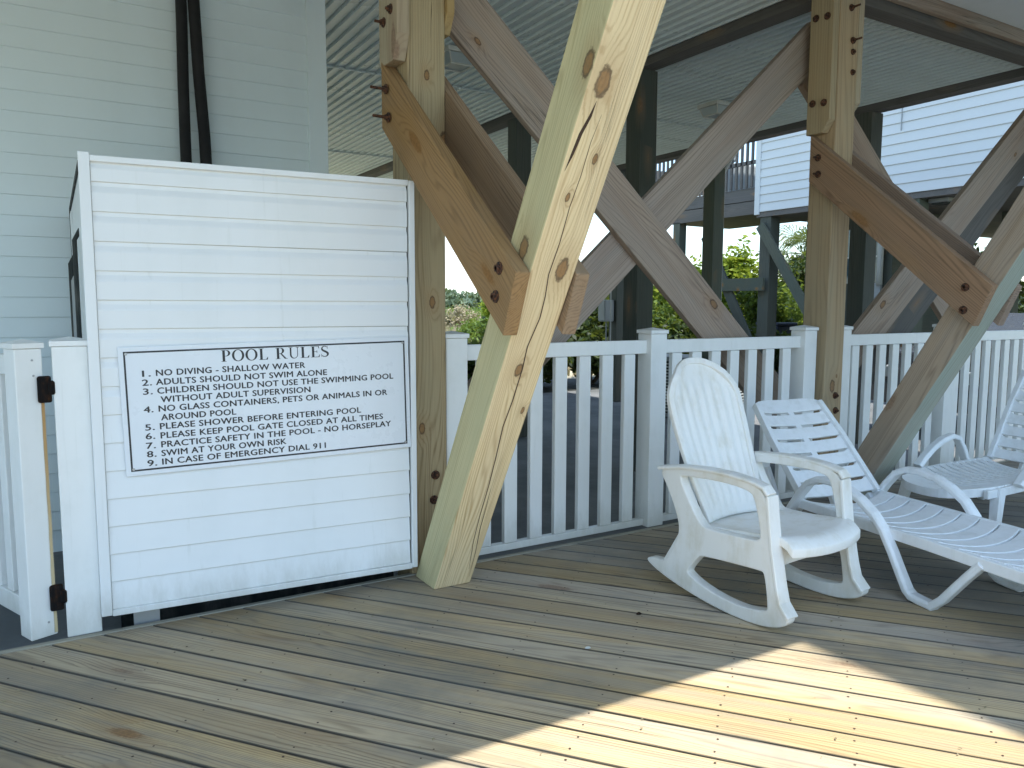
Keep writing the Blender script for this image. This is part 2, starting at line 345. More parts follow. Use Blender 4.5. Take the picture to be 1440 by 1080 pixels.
def bolt(parent, p, n, r=.019, shank=.0, name='bolt'):
    """washer, hex nut and threaded end on a face at p with outward normal n"""
    n = Vector(n).normalized(); mb = MB(); a = Vector((0, 0, 1)) if abs(n.z) < .9 else Vector((1, 0, 0))
    p = Vector(p)
    mb.tube([p - n * .002, p + n * .004], r * 1.35, 14, a)
    mb.tube([p + n * .004, p + n * .017], r * .82, 6, a)
    mb.tube([p + n * .017, p + n * (.026 + shank)], r * .42, 8, a)
    return mb.build(name, 'rust', parent)

# ================================================================== GROUND
def sheet(name, x0, x1, y0, y1, z, mat, n=1):
    mb = MB(); mb.add([(x0, y0, z), (x1, y0, z), (x1, y1, z), (x0, y1, z)], [(0, 1, 2, 3)]); o = mb.build(name, mat); return tag(o, kind='structure')
tag(sheet('ground', -900, 900, -900, 900, -.26, 'ground'), 'sandy grassland reaching to the horizon')
tag(sheet('carport_slab', -6, 24, 3.60, 11.25, -.2, 'concrete'), 'grey concrete slab under the raised houses')
tag(sheet('dark_ground_strip', -6, 15, 11.26, 13.6, -.245, 'dark'), 'dark sheet added over the bright ground beyond the slab')  # dark sheet added so the sunlit ground past the slab reads dark
tag(sheet('pool_apron', -12, 16, -20, -3.5, -.02, 'apron'), 'pale concrete apron beyond the deck')
tag(sheet('pool_water', -2, 8, -16, -6.5, -.016, 'water'), 'blue pool water')
tag(sheet('sand_track', 10, 110, 46, 60, -.25, 'sand'), 'pale sandy track crossing the grassland')

# ================================================================== DECK
deck = thing('deck', 'weathered pool deck of diagonal grey brown boards', None, kind='structure')
A = R(-51.47); dx = Vector((math.cos(A), math.sin(A), 0)); dn = Vector((-math.sin(A), math.cos(A), 0))
YE = 3.44
u = -1.457
bi = 0
while u < 10.2:
    w = .1352 if bi % 3 else .1342
    def vstart(uu): return (uu * dn.y - YE) / (-dx.y)
    v0 = vstart(u) ; v1 = vstart(u + w)
    mb = MB(); L = 9.0
    o = dn * u + dx * v0; o.z = -.032 + random.uniform(-.0008, .0008)
    m = frame(o, dx, dn)
    stick(mb, L, w, .032, (0, v1 - v0, v1 - v0, 0), (0, 0, 0, 0))
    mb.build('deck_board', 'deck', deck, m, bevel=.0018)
    u += .1425; bi += 1
tag(sheet('dark_sheet_under_deck', -12, 14, -3.45, 3.44, -.24, 'dark'), 'dark sheet added under the deck boards to darken the gaps')  # dark sheet added below so the gaps between boards look shaded
mb = MB(); mb.box(-6, 8.6, 3.444, 3.474, -.16, .002); mb.build('rim_board', 'rim', deck, bevel=.003)
mb = MB()
for k in range(-12, 16):
    vv = .209 + .402 * k
    p = dx * vv; q0 = p + dn * (-2); q1 = p + dn * min(10, (3.40 + .782 * vv) / .623)
    mb.sweep([(q0.x, q0.y, -.11), (q1.x, q1.y, -.11)], [(-.019, -.07), (.019, -.07), (.019, .07), (-.019, .07)])
o = mb.build('deck_joists', 'dark', deck); o['kind'] = 'stuff'
mb = MB()
u = -1.457
while u < 8.5:
    for k in range(-7, 12):
        for s in (.028, .108):
            p = dx * (.209 + .402 * k + random.uniform(-.012, .012)) + dn * (u + s + random.uniform(-.008, .008))
            if p.y > 3.40 or p.y < -.5: continue
            n = 6; r = random.uniform(.0032, .0046)
            mb.add([(p.x + r * math.cos(i * math.tau / n), p.y + r * math.sin(i * math.tau / n), .0018) for i in range(n)], [tuple(range(n))])
    u += .1425
o = mb.build('deck_screws', 'crack', deck); o['kind'] = 'stuff'
def fleck(name, lab, x, y, r, mat, cat, flat=.35):
    mb = MB(); n = 9; ring = []
    for j, (rr, z) in enumerate(((1, 0.0025), (.8, .0025 + r * flat * .6), (.35, .0025 + r * flat))):
        ring += [(x + r * rr * (1.4 if i % 3 else 1.1) * math.cos(i * math.tau / n), y + r * rr * math.sin(i * math.tau / n), z) for i in range(n)]
    fs = [tuple(range(n))[::-1], tuple(range(2 * n, 3 * n))] + [(j * n + i, j * n + (i + 1) % n, (j + 1) * n + (i + 1) % n, (j + 1) * n + i) for j in range(2) for i in range(n)]
    mb.add(ring, fs); tag(mb.build(name, mat, smooth=True), lab, cat)
fleck('pebble', 'small white pebble on the shaded deck boards near the left corner', .275, 2.27, .011, 'vinyl', 'pebble')
fleck('shell_chip', 'tiny white shell chip between the leaning timber and the rocking chair', 1.755, 2.335, .010, 'vinyl', 'shell')
fleck('beetle', 'small dark beetle on the boards left of the rocking chair', 2.145, 2.49, .010, 'black', 'insect', .8)

mb = MB(); rr = random.Random(3)
for k in range(150):
    x = rr.uniform(-.3, 4.5); y = rr.uniform(.9, 3.4); a = rr.uniform(0, 6.28); L_ = rr.uniform(.003, .011); w_ = L_ * rr.uniform(.2, .6)
    c_, s_ = math.cos(a), math.sin(a)
    mb.add([(x - c_ * L_, y - s_ * L_, .004), (x + s_ * w_, y - c_ * w_, .0065), (x + c_ * L_, y + s_ * L_, .004), (x - s_ * w_, y + c_ * w_, .0055)], [(0, 1, 2, 3)])
tag(mb.build('deck_litter', 'leaf_dry'), 'tiny dry leaf bits and grit on the boards', kind='stuff')

# ================================================================== HOUSE WALL, CEILING, BEAMS
def clap(L, h, d0=.004, d1=.016, dutch=False):
    """one course of vinyl siding, front towards -y, along x"""
    if dutch: pr = [(-d0, h), (-d0 - .0005, h * .86), (-d1 * .8, h * .70), (-d1, h * .63), (-d1, h * .02), (-d1 + .003, 0), (.0, 0), (.0, h)]
    else: pr = [(-d0, h), (-d1, h * .03), (-d1 + .002, 0), (0, 0), (0, h)]
    mb = MB(); mb.prism(pr, 0, L, 'x'); return mb
wall = thing('house_wall', 'pale grey green vinyl sided wall behind the white enclosure', 'wall', (-2, 5.46, -.2))
h = .1195; me = clap(6.62, h, .003, .015).mesh('siding_board'); me.materials.append(M['house'])
z = -.06
for i in range(30):
    o = bpy.data.objects.new('siding_board', me); COL.objects.link(o); place(o, wall, Matrix.Translation((-5, 5.46, z))); z += h
mb = MB(); mb.box(1.62, 1.755, 5.435, 5.56, -.06, 3.5); mb.build('corner_trim', 'house', wall, bevel=.004)
mb = MB(); mb.box(1.60, 1.74, 5.57, 11.2, -.06, 3.49); mb.box(-5, 1.6, 5.462, 5.56, -.2, 3.49); mb.build('backing', 'house', wall)

ceil = thing('ceiling', 'ribbed grey vinyl soffit under the raised house', None, kind='structure')
def soffit(y0, y1):
    w = .1; prof = [(0, .0), (.005, -.014), (.013, 0.0), (w - .006, .006), (w - .001, .016), (0, .016)]
    mb = MB(); mb.prism(prof, y0, y1, 'y'); me = mb.mesh('soffit_strip'); me.materials.append(M['soffit']); return me
for (y0, y1, xa) in ((3.66, 7.095, 1.76), (7.11, 10.9, 1.76), (10.91, 13.4, 1.76)):
    me = soffit(y0, y1); x = xa
    while x < 7.75:
        o = bpy.data.objects.new('soffit_strip', me); COL.objects.link(o); place(o, ceil, Matrix.Translation((x, 0, 3.50))); x += .1
    if y0 < 7: 
        x = 1.7
        while x > -3:
            x -= .1
for yj in (7.10, 10.905):
    mb = MB(); mb.box(1.76, 7.8, yj - .006, yj + .006, 3.484, 3.5); mb.build('joint_trim', 'soffit', ceil)
me = soffit(3.66, 5.43); x = 1.66
while x > -3:
    o = bpy.data.objects.new('soffit_strip', me); COL.objects.link(o); place(o, ceil, Matrix.Translation((x, 0, 3.50))); x -= .1

UP = thing('upper_floor', 'raised house floor above the carport with overhanging sun deck', 'building', (2, 3, 3.5))
mb = MB(); mb.box(-6, 8.24, 3.52, 13.6, 3.53, 3.9); mb.build('floor_slab', 'beam', UP)
mb = MB(); mb.box(-6, 8.3, .62, 3.44, 3.56, 3.62); mb.build('sun_deck', 'encl', UP)
for y, n in ((.64, 1), (1.35, 1), (2.3, 1)):
    mb = MB(); mb.box(-6, 8.2, y, y + .04, 3.33, 3.555); mb.build('joist', 'beam', UP, bevel=.004)
# beams
for (x0, lab) in ((4.6, 'brown ceiling beam running back from the middle piling'), (7.7, 'dark ceiling beam along the far edge of the soffit'), (1.5, 'ceiling beam running back from the left piling')):
    mb = MB(); mb.box(0, 9.9, 0, .165, 0, .075)
    t = thing('ceiling_beam', lab, 'beam', (x0, 3.66, 3.42)); mb = MB(); stick(mb, 9.9, .165, .078); mb.build('timber', 'beam', t, frame((x0 + .165, 3.66, 3.42), (0, 1, 0), (-1, 0, 0)), bevel=.004)
t = thing('front_beam', 'long brown beam over the front pilings, upper right', 'beam', (1.6, 3.44, 3.4))
mb = MB(); stick(mb, 9.4, .2, .045); mb.build('face_board', 'brace', t, frame((-1, 3.49, 3.462), (1, 0, 0), (0, 0, 1)), bevel=.004)
mb = MB(); mb.box(-1, 8.4, 3.50, 3.645, 3.395, 3.66); mb.build('core_beam', 'beam', t, bevel=.004)

# unseen house wing added right of the deck; its roof is placed to shade boards
wing = thing('shade_wing', 'added unseen house wing with a flat roof set to shade the deck', 'building', (7, -4, 0))
mb = MB(); mb.box(9.5, 14, -12, -1.5, -.2, 8.55); mb.build('wall', 'encl', wing)
mb = MB(); mb.add([(3.47, -1.45, 8.6), (13.2, -1.2, 8.6), (13.2, -12.2, 8.6), (3.93, -12.2, 8.6), (3.47, -1.45, 8.8), (13.2, -1.2, 8.8), (13.2, -12.2, 8.8), (3.93, -12.2, 8.8)],
                  [(0, 3, 2, 1), (4, 5, 6, 7), (0, 1, 5, 4), (1, 2, 6, 5), (2, 3, 7, 6), (3, 0, 4, 7)]); mb.build('roof', 'neigh', wing)

# ================================================================== PILINGS
def post(x, y, z0, z1, mat, lab, w=.195, group=None, name='support_post', wob=.002):
    t = thing(name, lab, 'post', (x + w / 2, y + w / 2, z0), 0, group)
    mb = MB(); stick(mb, z1 - z0, w, w, seg=14, wob=wob)
    mb.build('timber', mat, t, frame((x, y, z0), (0, 0, 1), (1, 0, 0)) @ Matrix(((1, 0, 0, 0), (0, 1, 0, 0), (0, 0, 1, 0), (0, 0, 0, 1))), bevel=.006)
    return t
# the frame (ex=z, ey=x) gives ez=y, so local (x,y,z) = (height, across, depth)
P1 = post(1.50, 3.455, -.2, 3.42, 'post', 'weathered piling directly right of the white enclosure')
P2 = post(4.60, 3.45, -.2, 3.42, 'post2', 'mottled piling in the fence line behind the slatted lounger')
P3 = post(7.70, 3.45, -.2, 3.42, 'post2', 'piling at the far right end of the picket fence')
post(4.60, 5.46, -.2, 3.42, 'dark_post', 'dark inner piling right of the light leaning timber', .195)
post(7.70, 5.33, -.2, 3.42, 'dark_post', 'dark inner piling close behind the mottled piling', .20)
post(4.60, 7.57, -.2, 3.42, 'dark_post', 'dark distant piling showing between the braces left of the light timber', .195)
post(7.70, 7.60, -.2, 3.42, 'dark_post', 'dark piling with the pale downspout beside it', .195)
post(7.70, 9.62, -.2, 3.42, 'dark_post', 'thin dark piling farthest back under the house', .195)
# bolts
for (y, z) in ((3.535, 2.35), (3.51, 2.215)): bolt(P1, (1.425, y, z), (-1, 0, 0), .017, .05)
for x, z in ((1.630, .49), (1.622, .364)): bolt(P1, (x, 3.453, z), (0, -1, 0), .017, .0)
for x, z in ((4.706, 3.319), (4.737, 3.114)): bolt(P2, (x, 3.447, z), (0, -1, 0), .017, .04)
for x, z in ((4.742, 3.041), (4.748, 2.909)): bolt(P2, (x, 3.447, z), (0, -1, 0), .015, -.01)
for x, z in ((4.723, .713), (4.731, .606)): bolt(P2, (x, 3.447, z), (0, -1, 0), .018)

# vertical cleats bolted to both sides of the pilings, lower front corner chamfered
def cleat(px, side, y0, y1, z0, zc, lab, t=.062, ch=.05):
    x0 = px - t if side < 0 else px
    th = thing('bolted_cleat', lab, 'board', (x0 + t / 2, (y0 + y1) / 2, z0))
    mb = MB(); poly = [(z0, y1), (z0, y0 + ch), (zc, y0), (3.45, y0), (3.45, y1)]
    # local x = height, y across = world y, z = world x
    mb.add([(p[0] - z0, p[1] - y0, 0) for p in poly] + [(p[0] - z0, p[1] - y0, t) for p in poly],
           [list(range(5))[::-1], list(range(5, 10))] + [[i, (i + 1) % 5, 5 + (i + 1) % 5, 5 + i] for i in range(5)])
    mt = Matrix(((0, 0, 1, x0), (0, 1, 0, y0), (1, 0, 0, z0), (0, 0, 0, 1)))
    mb.build('timber', 'cleat', th, mt, bevel=.004); return th
c = cleat(1.498, -1, 3.42, 3.64, 2.47, 2.58, 'yellowed cleat with chamfered end on the left side of the left piling')
bolt(c, (1.435, 3.575, 2.665), (-1, 0, 0), .017, .02); bolt(c, (1.435, 3.49, 2.70), (-1, 0, 0), .017, .0)
cleat(1.697, 1, 3.43, 3.64, 2.63, 2.72, 'cleat on the right side of the left piling above the cross brace', .04)
c = cleat(4.598, -1, 3.455, 3.635, 2.50, 2.58, 'yellowed cleat with four bolts on the left side of the middle piling')
for y, z in ((3.59, 3.26), (3.50, 3.25), (3.59, 2.704), (3.50, 2.694)): bolt(c, (4.534, y, z), (-1, 0, 0), .018)
cleat(4.797, 1, 3.45, 3.64, 2.66, 2.72, 'cleat on the right side of the middle piling', .055)

# ================================================================== LEANING TIMBERS
def leaning(x, lab, m_front, m_side, w=.195, dy=0.):
    t = thing('leaning_timber', lab, 'timber', (x + w / 2, 3.3 + dy, 0))
    ex = (0, -.4985, .8669); mt = frame((x, 3.206 + dy, 0), ex, (1, 0, 0)); th = .186; x0 = -.575 * th
    L = 3.85
    mb = MB(); stick(mb, L, w, th, (0, 0, x0, x0), (0, 0, x0, x0), seg=12, wob=.0015)
    o = mb.build('timber', m_front, t, mt, bevel=.007)
    o.data.materials.append(M[m_side])
    for p in o.data.polygons:
        if abs(p.normal.y) > .8 and p.center.y < w / 2: p.material_index = 1
    return t, mt
T1, m1 = leaning(1.50, 'light new pine timber leaning up from the deck beside the enclosure', 'pine', 'pine_green')
T2, m2 = leaning(4.60, 'tan and mint green timber leaning up from behind the lounger', 'mint', 'tan', .195, -.03)
# the long drying crack and the bark pocket of the light timber, sunk in its front face
def crack(t, mt, pts, w):
    mb = MB(); n = len(pts); vs = []
    for i, (x, y) in enumerate(pts):
        ww = w * (.25 + .75 * math.sin(math.pi * (i + .3) / (n - .4))) if 0 < i < n - 1 else .0004
        vs += [(x, y - ww, -.0012), (x, y + ww, -.0012)]
    mb.add(vs, [(2 * i, 2 * i + 1, 2 * i + 3, 2 * i + 2) for i in range(n - 1)]); return mb.build('crack', 'crack', t, mt)
pts = [(2.26, .088), (2.167, .080), (2.05, .083), (1.935, .078), (1.80, .084), (1.672, .080), (1.58, .096), (1.488, .103), (1.36, .088), (1.253, .058 + .04), (1.10, .100), (.967, .094), (.80, .108), (.65, .118), (.47, .123), (.299, .133), (.18, .15), (.103, .160)]
crack(T1, m1, pts, .0026)
crack(T1, m1, [(.62, .135), (.5, .142), (.38, .147), (.22, .165), (.05, .175)], .0016)
crack(T1, m1, [(2.30, .052), (2.25, .046), (2.19, .03), (2.12, .022), (2.06, .012)], .007)

# ================================================================== BRACES
def brace(lab, mat, p0, p1, width, t, ydir=1, name='cross_brace', cat='brace', cut0=0., cut1=0., seg=8):
    """board whose front face holds the top edge line p0->p1, hanging `width` below"""
    p0 = Vector(p0); p1 = Vector(p1); ex = (p1 - p0).normalized(); L = (p1 - p0).length
    th = thing(name, lab, cat, tuple((p0 + p1) / 2))
    yv = Vector((0, 1, 0)) if ydir else Vector((1, 0, 0))
    ey = yv.cross(ex); ey = -ey if ey.z > 0 else ey
    mt = frame(p0, ex, ey); ez = mt.to_3x3() @ Vector((0, 0, 1))
    s = 1 if ez.dot(yv) > 0 else -1
    mb = MB(); stick(mb, L, width, s * t, (0, cut0, cut0, 0), (0, cut1, cut1, 0), seg=seg, wob=.0012)
    o = mb.build('timber', mat, th, mt, bevel=.004); return th, mt
# cross brace pair of the bay between the left and middle pilings
brace('weathered brace falling to the right across the middle bay', 'brace_a', (1.55, 3.652, 3.34), (4.60, 3.652, .66), .285, .05)
brace('reddish weathered brace rising to the right behind the other', 'brace', (4.64, 3.704, 3.30), (1.70, 3.704, .68), .262, .05)
# right bay
brace('grey brace rising to the right beyond the middle piling', 'brace_a', (7.75, 3.652, 3.29), (4.62, 3.652, .67), .265, .05)
brace('dark brace close below the grey one in the right bay', 'beam', (8.15, 3.712, 3.29), (5.0, 3.712, .57), .235, .05)
brace('weathered brace falling behind the middle piling to the right', 'brace', (4.83, 3.765, 3.10), (7.70, 3.765, .62), .285, .05)
# knee braces in the plane of the leaning timbers
def knee(x, lab, mat, t, near, dy=0.):
    # outline in (y, z): from the chart of the board ends
    th = thing('knee_brace', lab, 'brace', (x, 2.9, 1.9))
    a = Vector((0, 3.615 + dy, 2.497)); b = Vector((0, 2.36 + dy, 1.455)); c_ = Vector((0, 2.452 + dy, 1.225)); d = Vector((0, 3.615 + dy, 2.185))
    ex = (b - a).normalized(); ez = Vector((1, 0, 0)); ey = ez.cross(ex)
    mt = frame((x, a.y, a.z), ex, ey); inv = mt.inverted()
    q = [inv @ Vector((x, p.y, p.z)) for p in (a, b, c_, d)]
    mb = MB(); mb.add([(p.x, p.y, 0) for p in q] + [(p.x, p.y, t) for p in q], [(0, 1, 2, 3), (7, 6, 5, 4), (0, 4, 5, 1), (1, 5, 6, 2), (2, 6, 7, 3), (3, 7, 4, 0)])
    mb.build('timber', mat, th, mt, bevel=.004); return th
k1 = knee(1.434, 'brown stained knee brace bolted to the left face of the light timber', 'knee', .062, True)
bolt(k1, (1.434, 2.478, 1.473), (-1, 0, 0), .018, -.018); bolt(k1, (1.434, 2.504, 1.37), (-1, 0, 0), .018, -.018)
knee(1.699, 'shaded knee brace on the far side of the light timber', 'knee', .062, False)
k2 = knee(4.534, 'red brown knee brace with rusted bolts, right of the middle piling', 'knee2', .062, True, -.02)
for y, z, s in ((3.526, 2.336, .02), (3.521, 2.227, .02), (2.489, 1.448, -.018), (2.493, 1.318, -.018)): bolt(k2, (4.534, y, z), (-1, 0, 0), .018, s)
knee(4.799, 'dark knee brace behind the red brown one', 'knee2', .062, False, -.02)

# ================================================================== ENCLOSURE
EA = R(-3.86); E0 = Vector((.147, 3.45, 0)); EM = Matrix.Translation(E0) @ Matrix.Rotation(EA, 4, 'Z')
enc = thing('equipment_enclosure', 'tall white sided enclosure carrying the pool rules sign', 'enclosure', tuple(E0), EA)
EW = 1.335; EB = .075; ET = 1.905
hh = (ET - EB - .05) / 15.6; me = clap(EW - .056, hh, .001, .011, True).mesh('siding_board'); me.materials.append(M['encl'])
me2 = clap(EW - .056, hh, .001, .012).mesh('siding_board'); me2.materials.append(M['encl'])
z = EB + .022
for i in range(16):
    o = bpy.data.objects.new('siding_board', me if i > 6 else me2); COL.objects.link(o)
    tilt = random.uniform(-.0012, .0012)
    if z + hh > ET - .01:
        o.scale = (1, 1, 1)
        s = (ET - .018 - z) / hh; place(o, enc, EM @ Matrix.Translation((.025, .004, z)) @ Matrix.Diagonal((1, 1, s, 1)))
    else: place(o, enc, EM @ Matrix.Translation((.025, .004, z)) @ Matrix.Rotation(tilt, 4, 'Y'))
    z += hh
for (x0, x1, z0, z1, nm) in ((-.016, .024, EB, ET + .012, 'corner_trim'), (EW - .024, EW + .003, EB, ET, 'corner_trim'), (.0245, EW - .0245, ET - .022, ET + .002, 'top_trim'), (.0245, EW - .0245, EB - .004, EB + .022, 'bottom_trim')):
    mb = MB(); mb.box(x0, x1, -.018, .03, z0, z1); mb.build(nm, 'encl', enc, EM, bevel=.003)
mb = MB(); mb.box(.002, EW - .002, .006, .05, EB, ET - .01); mb.build('backing', 'dark', enc, EM)
SA = R(3.5)
SM = EM @ Matrix.Translation((-.012, 0, 0)) @ Matrix.Rotation(SA, 4, 'Z')
for s, x in ((1, EW - .03),):
    mb = MB(); mb.box(x, x + .03, .05, 1.88, EB, ET - .02); mb.build('side_panel', 'encl', enc, EM, bevel=.003)
mb = MB(); mb.box(0.004, .03, .05, 1.84, EB, ET - .01); mb.build('side_panel', 'encl', enc, SM, bevel=.003)
mb = MB(); mb.box(-.004, .003, .05, 1.84, ET - .035, ET - .012); mb.box(-.004, .003, 1.815, 1.838, EB, ET - .036); mb.build('side_trim', 'dark', enc, SM)
mb = MB(); mb.box(-.002, .0035, 1.60, 1.80, EB, ET - .05); mb.build('side_trim', 'encl', enc, SM)
for (y, r, z1, m_) in ((.55, .010, 1.62, 'dark'), (.95, .014, 1.45, 'grey'), (1.35, .016, 1.55, 'dark')):
    mb = MB(); mb.tube([(-.016, y, .25), (-.016, y, z1), (.01, y, z1 + .05)], r, 8, Vector((1, 0, 0))); mb.build('side_pipe', m_, enc, SM)
mb = MB(); mb.box(.05, EW - .05, .10, 1.80, ET - .03, ET + .012); mb.build('roof_board', 'beam', enc, EM)
mb = MB(); mb.box(.10, .20, .06, .12, -.15, EB + .01); mb.build('leg', 'steel', enc, EM)
mb = MB(); mb.box(.05, EW, .35, 1.85, -.19, EB); mb.build('base', 'dark', enc, EM)

# sign
sg = thing('pool_rules_sign', 'white pool rules sign with black border and printed rules', 'sign', tuple(EM @ Vector((.7, -.02, .65))), EA)
SR = R(1.15); S0 = EM @ Matrix.Translation((.098, -.0145, .642)) @ Matrix.Rotation(-SR, 4, 'Y')
mb = MB(); mb.box(0, 1.212, -.003, 0, 0, .524); mb.build('plate', 'sign', sg, S0, bevel=.0015)
mb = MB(); b0 = .0185; b1 = .0255; WW, HH = 1.212, .524
for (x0, x1, z0, z1) in ((b0, WW - b0, b0, b1), (b0, WW - b0, HH - b1, HH - b0), (b0, b1, b1, HH - b1), (WW - b1, WW - b0, b1, HH - b1)):
    mb.box(x0, x1, -.0038, -.0031, z0, z1)
mb.build('border', 'ink', sg, S0)
for x in (.028, WW - .028):
    for z in (.028, HH - .028):
        mb = MB(); mb.tube([(x, -.003, z), (x, -.007, z)], .0055, 10, Vector((0, 0, 1))); mb.build('screw', 'steel', sg, S0)
LINES = [('1.', .1728, 1.0459, .2031), ('NO DIVING - SHALLOW WATER', .2236, 1.0476, .8211), ('2.', .1713, 1.0095, .2057), ('ADULTS SHOULD NOT SWIM ALONE', .2221, 1.0103, .9168),
 ('3.', .1731, .9730, .2075), ('CHILDREN SHOULD NOT USE THE SWIMMING POOL', .2257, .9745, 1.2248), ('WITHOUT ADULT SUPERVISION', .2367, .9382, .8419), ('4.', .1725, .8993, .207),
 ('NO GLASS CONTAINERS, PETS OR ANIMALS IN OR', .2277, .901, 1.1947), ('AROUND POOL', .2354, .8646, .5262), ('5.', .1752, .8264, .209), ('PLEASE SHOWER BEFORE ENTERING POOL', .2298, .8281, 1.0695),
 ('6.', .1754, .7900, .2092), ('PLEASE KEEP POOL GATE CLOSED AT ALL TIMES', .2308, .79, 1.1728), ('7.', .1754, .751, .2101), ('PRACTICE SAFETY IN THE POOL - NO HORSEPLAY', .2318, .7529, 1.2111),
 ('8.', .1773, .7157, .2112), ('SWIM AT YOUR OWN RISK', .2312, .7166, .7316), ('9.', .1774, .6788, .2122), ('IN CASE OF EMERGENCY DIAL 911', .2324, .6811, .9047)]
CAP = .0243
def text_mesh(s, off=0.0):
    cu = bpy.data.curves.new('t', 'FONT'); cu.body = s; cu.size = 1; cu.offset = off; cu.resolution_u = 3; cu.space_character = 1.06
    o = bpy.data.objects.new('t', cu); COL.objects.link(o); dg = bpy.context.evaluated_depsgraph_get(); dg.update()
    me = bpy.data.meshes.new_from_object(o.evaluated_get(dg)); bpy.data.objects.remove(o); return me
ref = text_mesh('E'); ch = max(v.co.y for v in ref.vertices)
for s, x0, z0, x1 in LINES:
    me = text_mesh(s); xs = [v.co.x for v in me.vertices]; a, b = min(xs), max(xs); sx = (x1 - x0) / (b - a)
    V = [((v.co.x - a) * sx, v.co.y * CAP / ch) for v in me.vertices]; Fc = [list(p.vertices) for p in me.polygons]; mb = MB()
    for k, (ox, oz) in enumerate(((-.0011, 0), (.0011, 0), (0, .0006), (0, -.0006), (-.0005, .0004), (.0005, -.0004))): mb.add([(p[0] + ox, -.0004 - .00008 * k, p[1] + oz) for p in V], Fc)
    me = mb.mesh('text_line')
    me.materials.append(M['ink']); me.name = 'text_line'
    o = bpy.data.objects.new('text_line', me); COL.objects.link(o)
    place(o, sg, EM @ Matrix.Translation((x0, -.0177, z0)) @ Matrix.Rotation(-R(1.25), 4, 'Y')); o['label'] = 'printed line ' + s.lower().rstrip('.')
# serif title, drawn letter by letter (unit cap height)
def arc(cx, cy, rx, ry, a0, a1, n=14): return [(cx + rx * math.cos(R(a0 + (a1 - a0) * i / n)), cy + ry * math.sin(R(a0 + (a1 - a0) * i / n))) for i in range(n + 1)]
def band(mb, outer, inner):
    n = len(outer); vs = [(p[0], 0, p[1]) for p in outer] + [(p[0], 0, p[1]) for p in inner]
    mb.add(vs, [(i, i + 1, n + i + 1, n + i) for i in range(n - 1)])
def rect(mb, x0, x1, y0, y1): mb.add([(x0, 0, y0), (x1, 0, y0), (x1, 0, y1), (x0, 0, y1)], [(0, 1, 2, 3)])
def quad(mb, *p): mb.add([(q[0], 0, q[1]) for q in p], [(0, 1, 2, 3)])
def stem(mb, x, w=.17, top=True, bot=True, s=.09):
    rect(mb, x, x + w, 0, 1)
    if bot: rect(mb, x - s, x + w + s, 0, .035)
    if top: rect(mb, x - s, x + w + s, .965, 1)
def glyph(c):
    mb = MB()
    if c == 'P' or c == 'R':
        stem(mb, .1); cy, ry = .73, .27
        rect(mb, .2, .36, .965, 1); rect(mb, .2, .36, .46, .495)
        band(mb, arc(.36, cy, .27, ry, 90, -90), arc(.36, cy, .12, ry - .05, 90, -90)); w = .66
        if c == 'R': quad(mb, (.34, .47), (.46, .47), (.80, .0), (.66, .0)); rect(mb, .64, .86, 0, .035); w = .86
    elif c == 'O': band(mb, arc(.42, .5, .42, .52, 0, 360, 30), arc(.42, .5, .26, .465, 0, 360, 30)); w = .84
    elif c == 'L': stem(mb, .1); rect(mb, .2, .62, 0, .04); quad(mb, (.58, .035), (.66, .24), (.63, .24), (.50, .035)); quad(mb, (.58, .0), (.62, .0), (.66, .24), (.60, .1)); w = .68
    elif c == 'U':
        rect(mb, .1, .215, .34, 1); rect(mb, .01, .305, .965, 1); rect(mb, .63, .68, .34, 1); rect(mb, .54, .77, .965, 1)
        band(mb, arc(.39, .34, .29, .36, 180, 360, 18), [(x if x < .39 else x, y) for x, y in arc(.4225, .34, .2075, .30, 180, 360, 18)]); w = .78
    elif c == 'E':
        stem(mb, .1); rect(mb, .2, .62, .965, 1); rect(mb, .2, .64, 0, .04); rect(mb, .2, .48, .49, .53)
        quad(mb, (.56, .97), (.60, .78), (.63, .78), (.63, 1)); quad(mb, (.56, .03), (.66, .24), (.69, .24), (.64, 0)); quad(mb, (.45, .62), (.49, .62), (.49, .40), (.45, .40)); w = .70
    elif c == 'S':
        P = arc(.27, .76, .20, .215, 35, 200, 12) + [(.12, .62), (.22, .545), (.34, .48), (.44, .40)] + arc(.27, .27, .235, .245, 15, -145, 14)
        n = len(P); o, i_ = [], []
        for k, p in enumerate(P):
            a = P[max(k - 1, 0)]; b = P[min(k + 1, n - 1)]; d = Vector((b[0] - a[0], b[1] - a[1])).normalized(); w_ = .03 + .055 * math.exp(-((k - n * .5) / (n * .2)) ** 2)
            o.append((p[0] - d.y * w_, p[1] + d.x * w_)); i_.append((p[0] + d.y * w_, p[1] - d.x * w_))
        band(mb, o, i_); rect(mb, .46, .49, .72, .99); rect(mb, .02, .05, .02, .28); w = .55
    return mb, w
x = 0; G = []
for c in 'POOL RULES':
    if c == ' ': x += .42; continue
    g, w = glyph(c); G.append((g, x)); x += w + .075
tw = x - .075; T0 = EM @ Matrix.Translation((.474, -.0179, 1.0971)) @ Matrix.Rotation(-R(1.2), 4, 'Y')
mb = MB()
for g, x in G: mb.add([(v[0] + x, 0, v[2]) for v in g.v], g.f)
sx = .452 / tw; mb.v = [(v[0] * sx, -.0002, v[2] * .0485) for v in mb.v]
o = mb.build('title_text', 'ink', sg, T0); o['label'] = 'serif title reading pool rules'

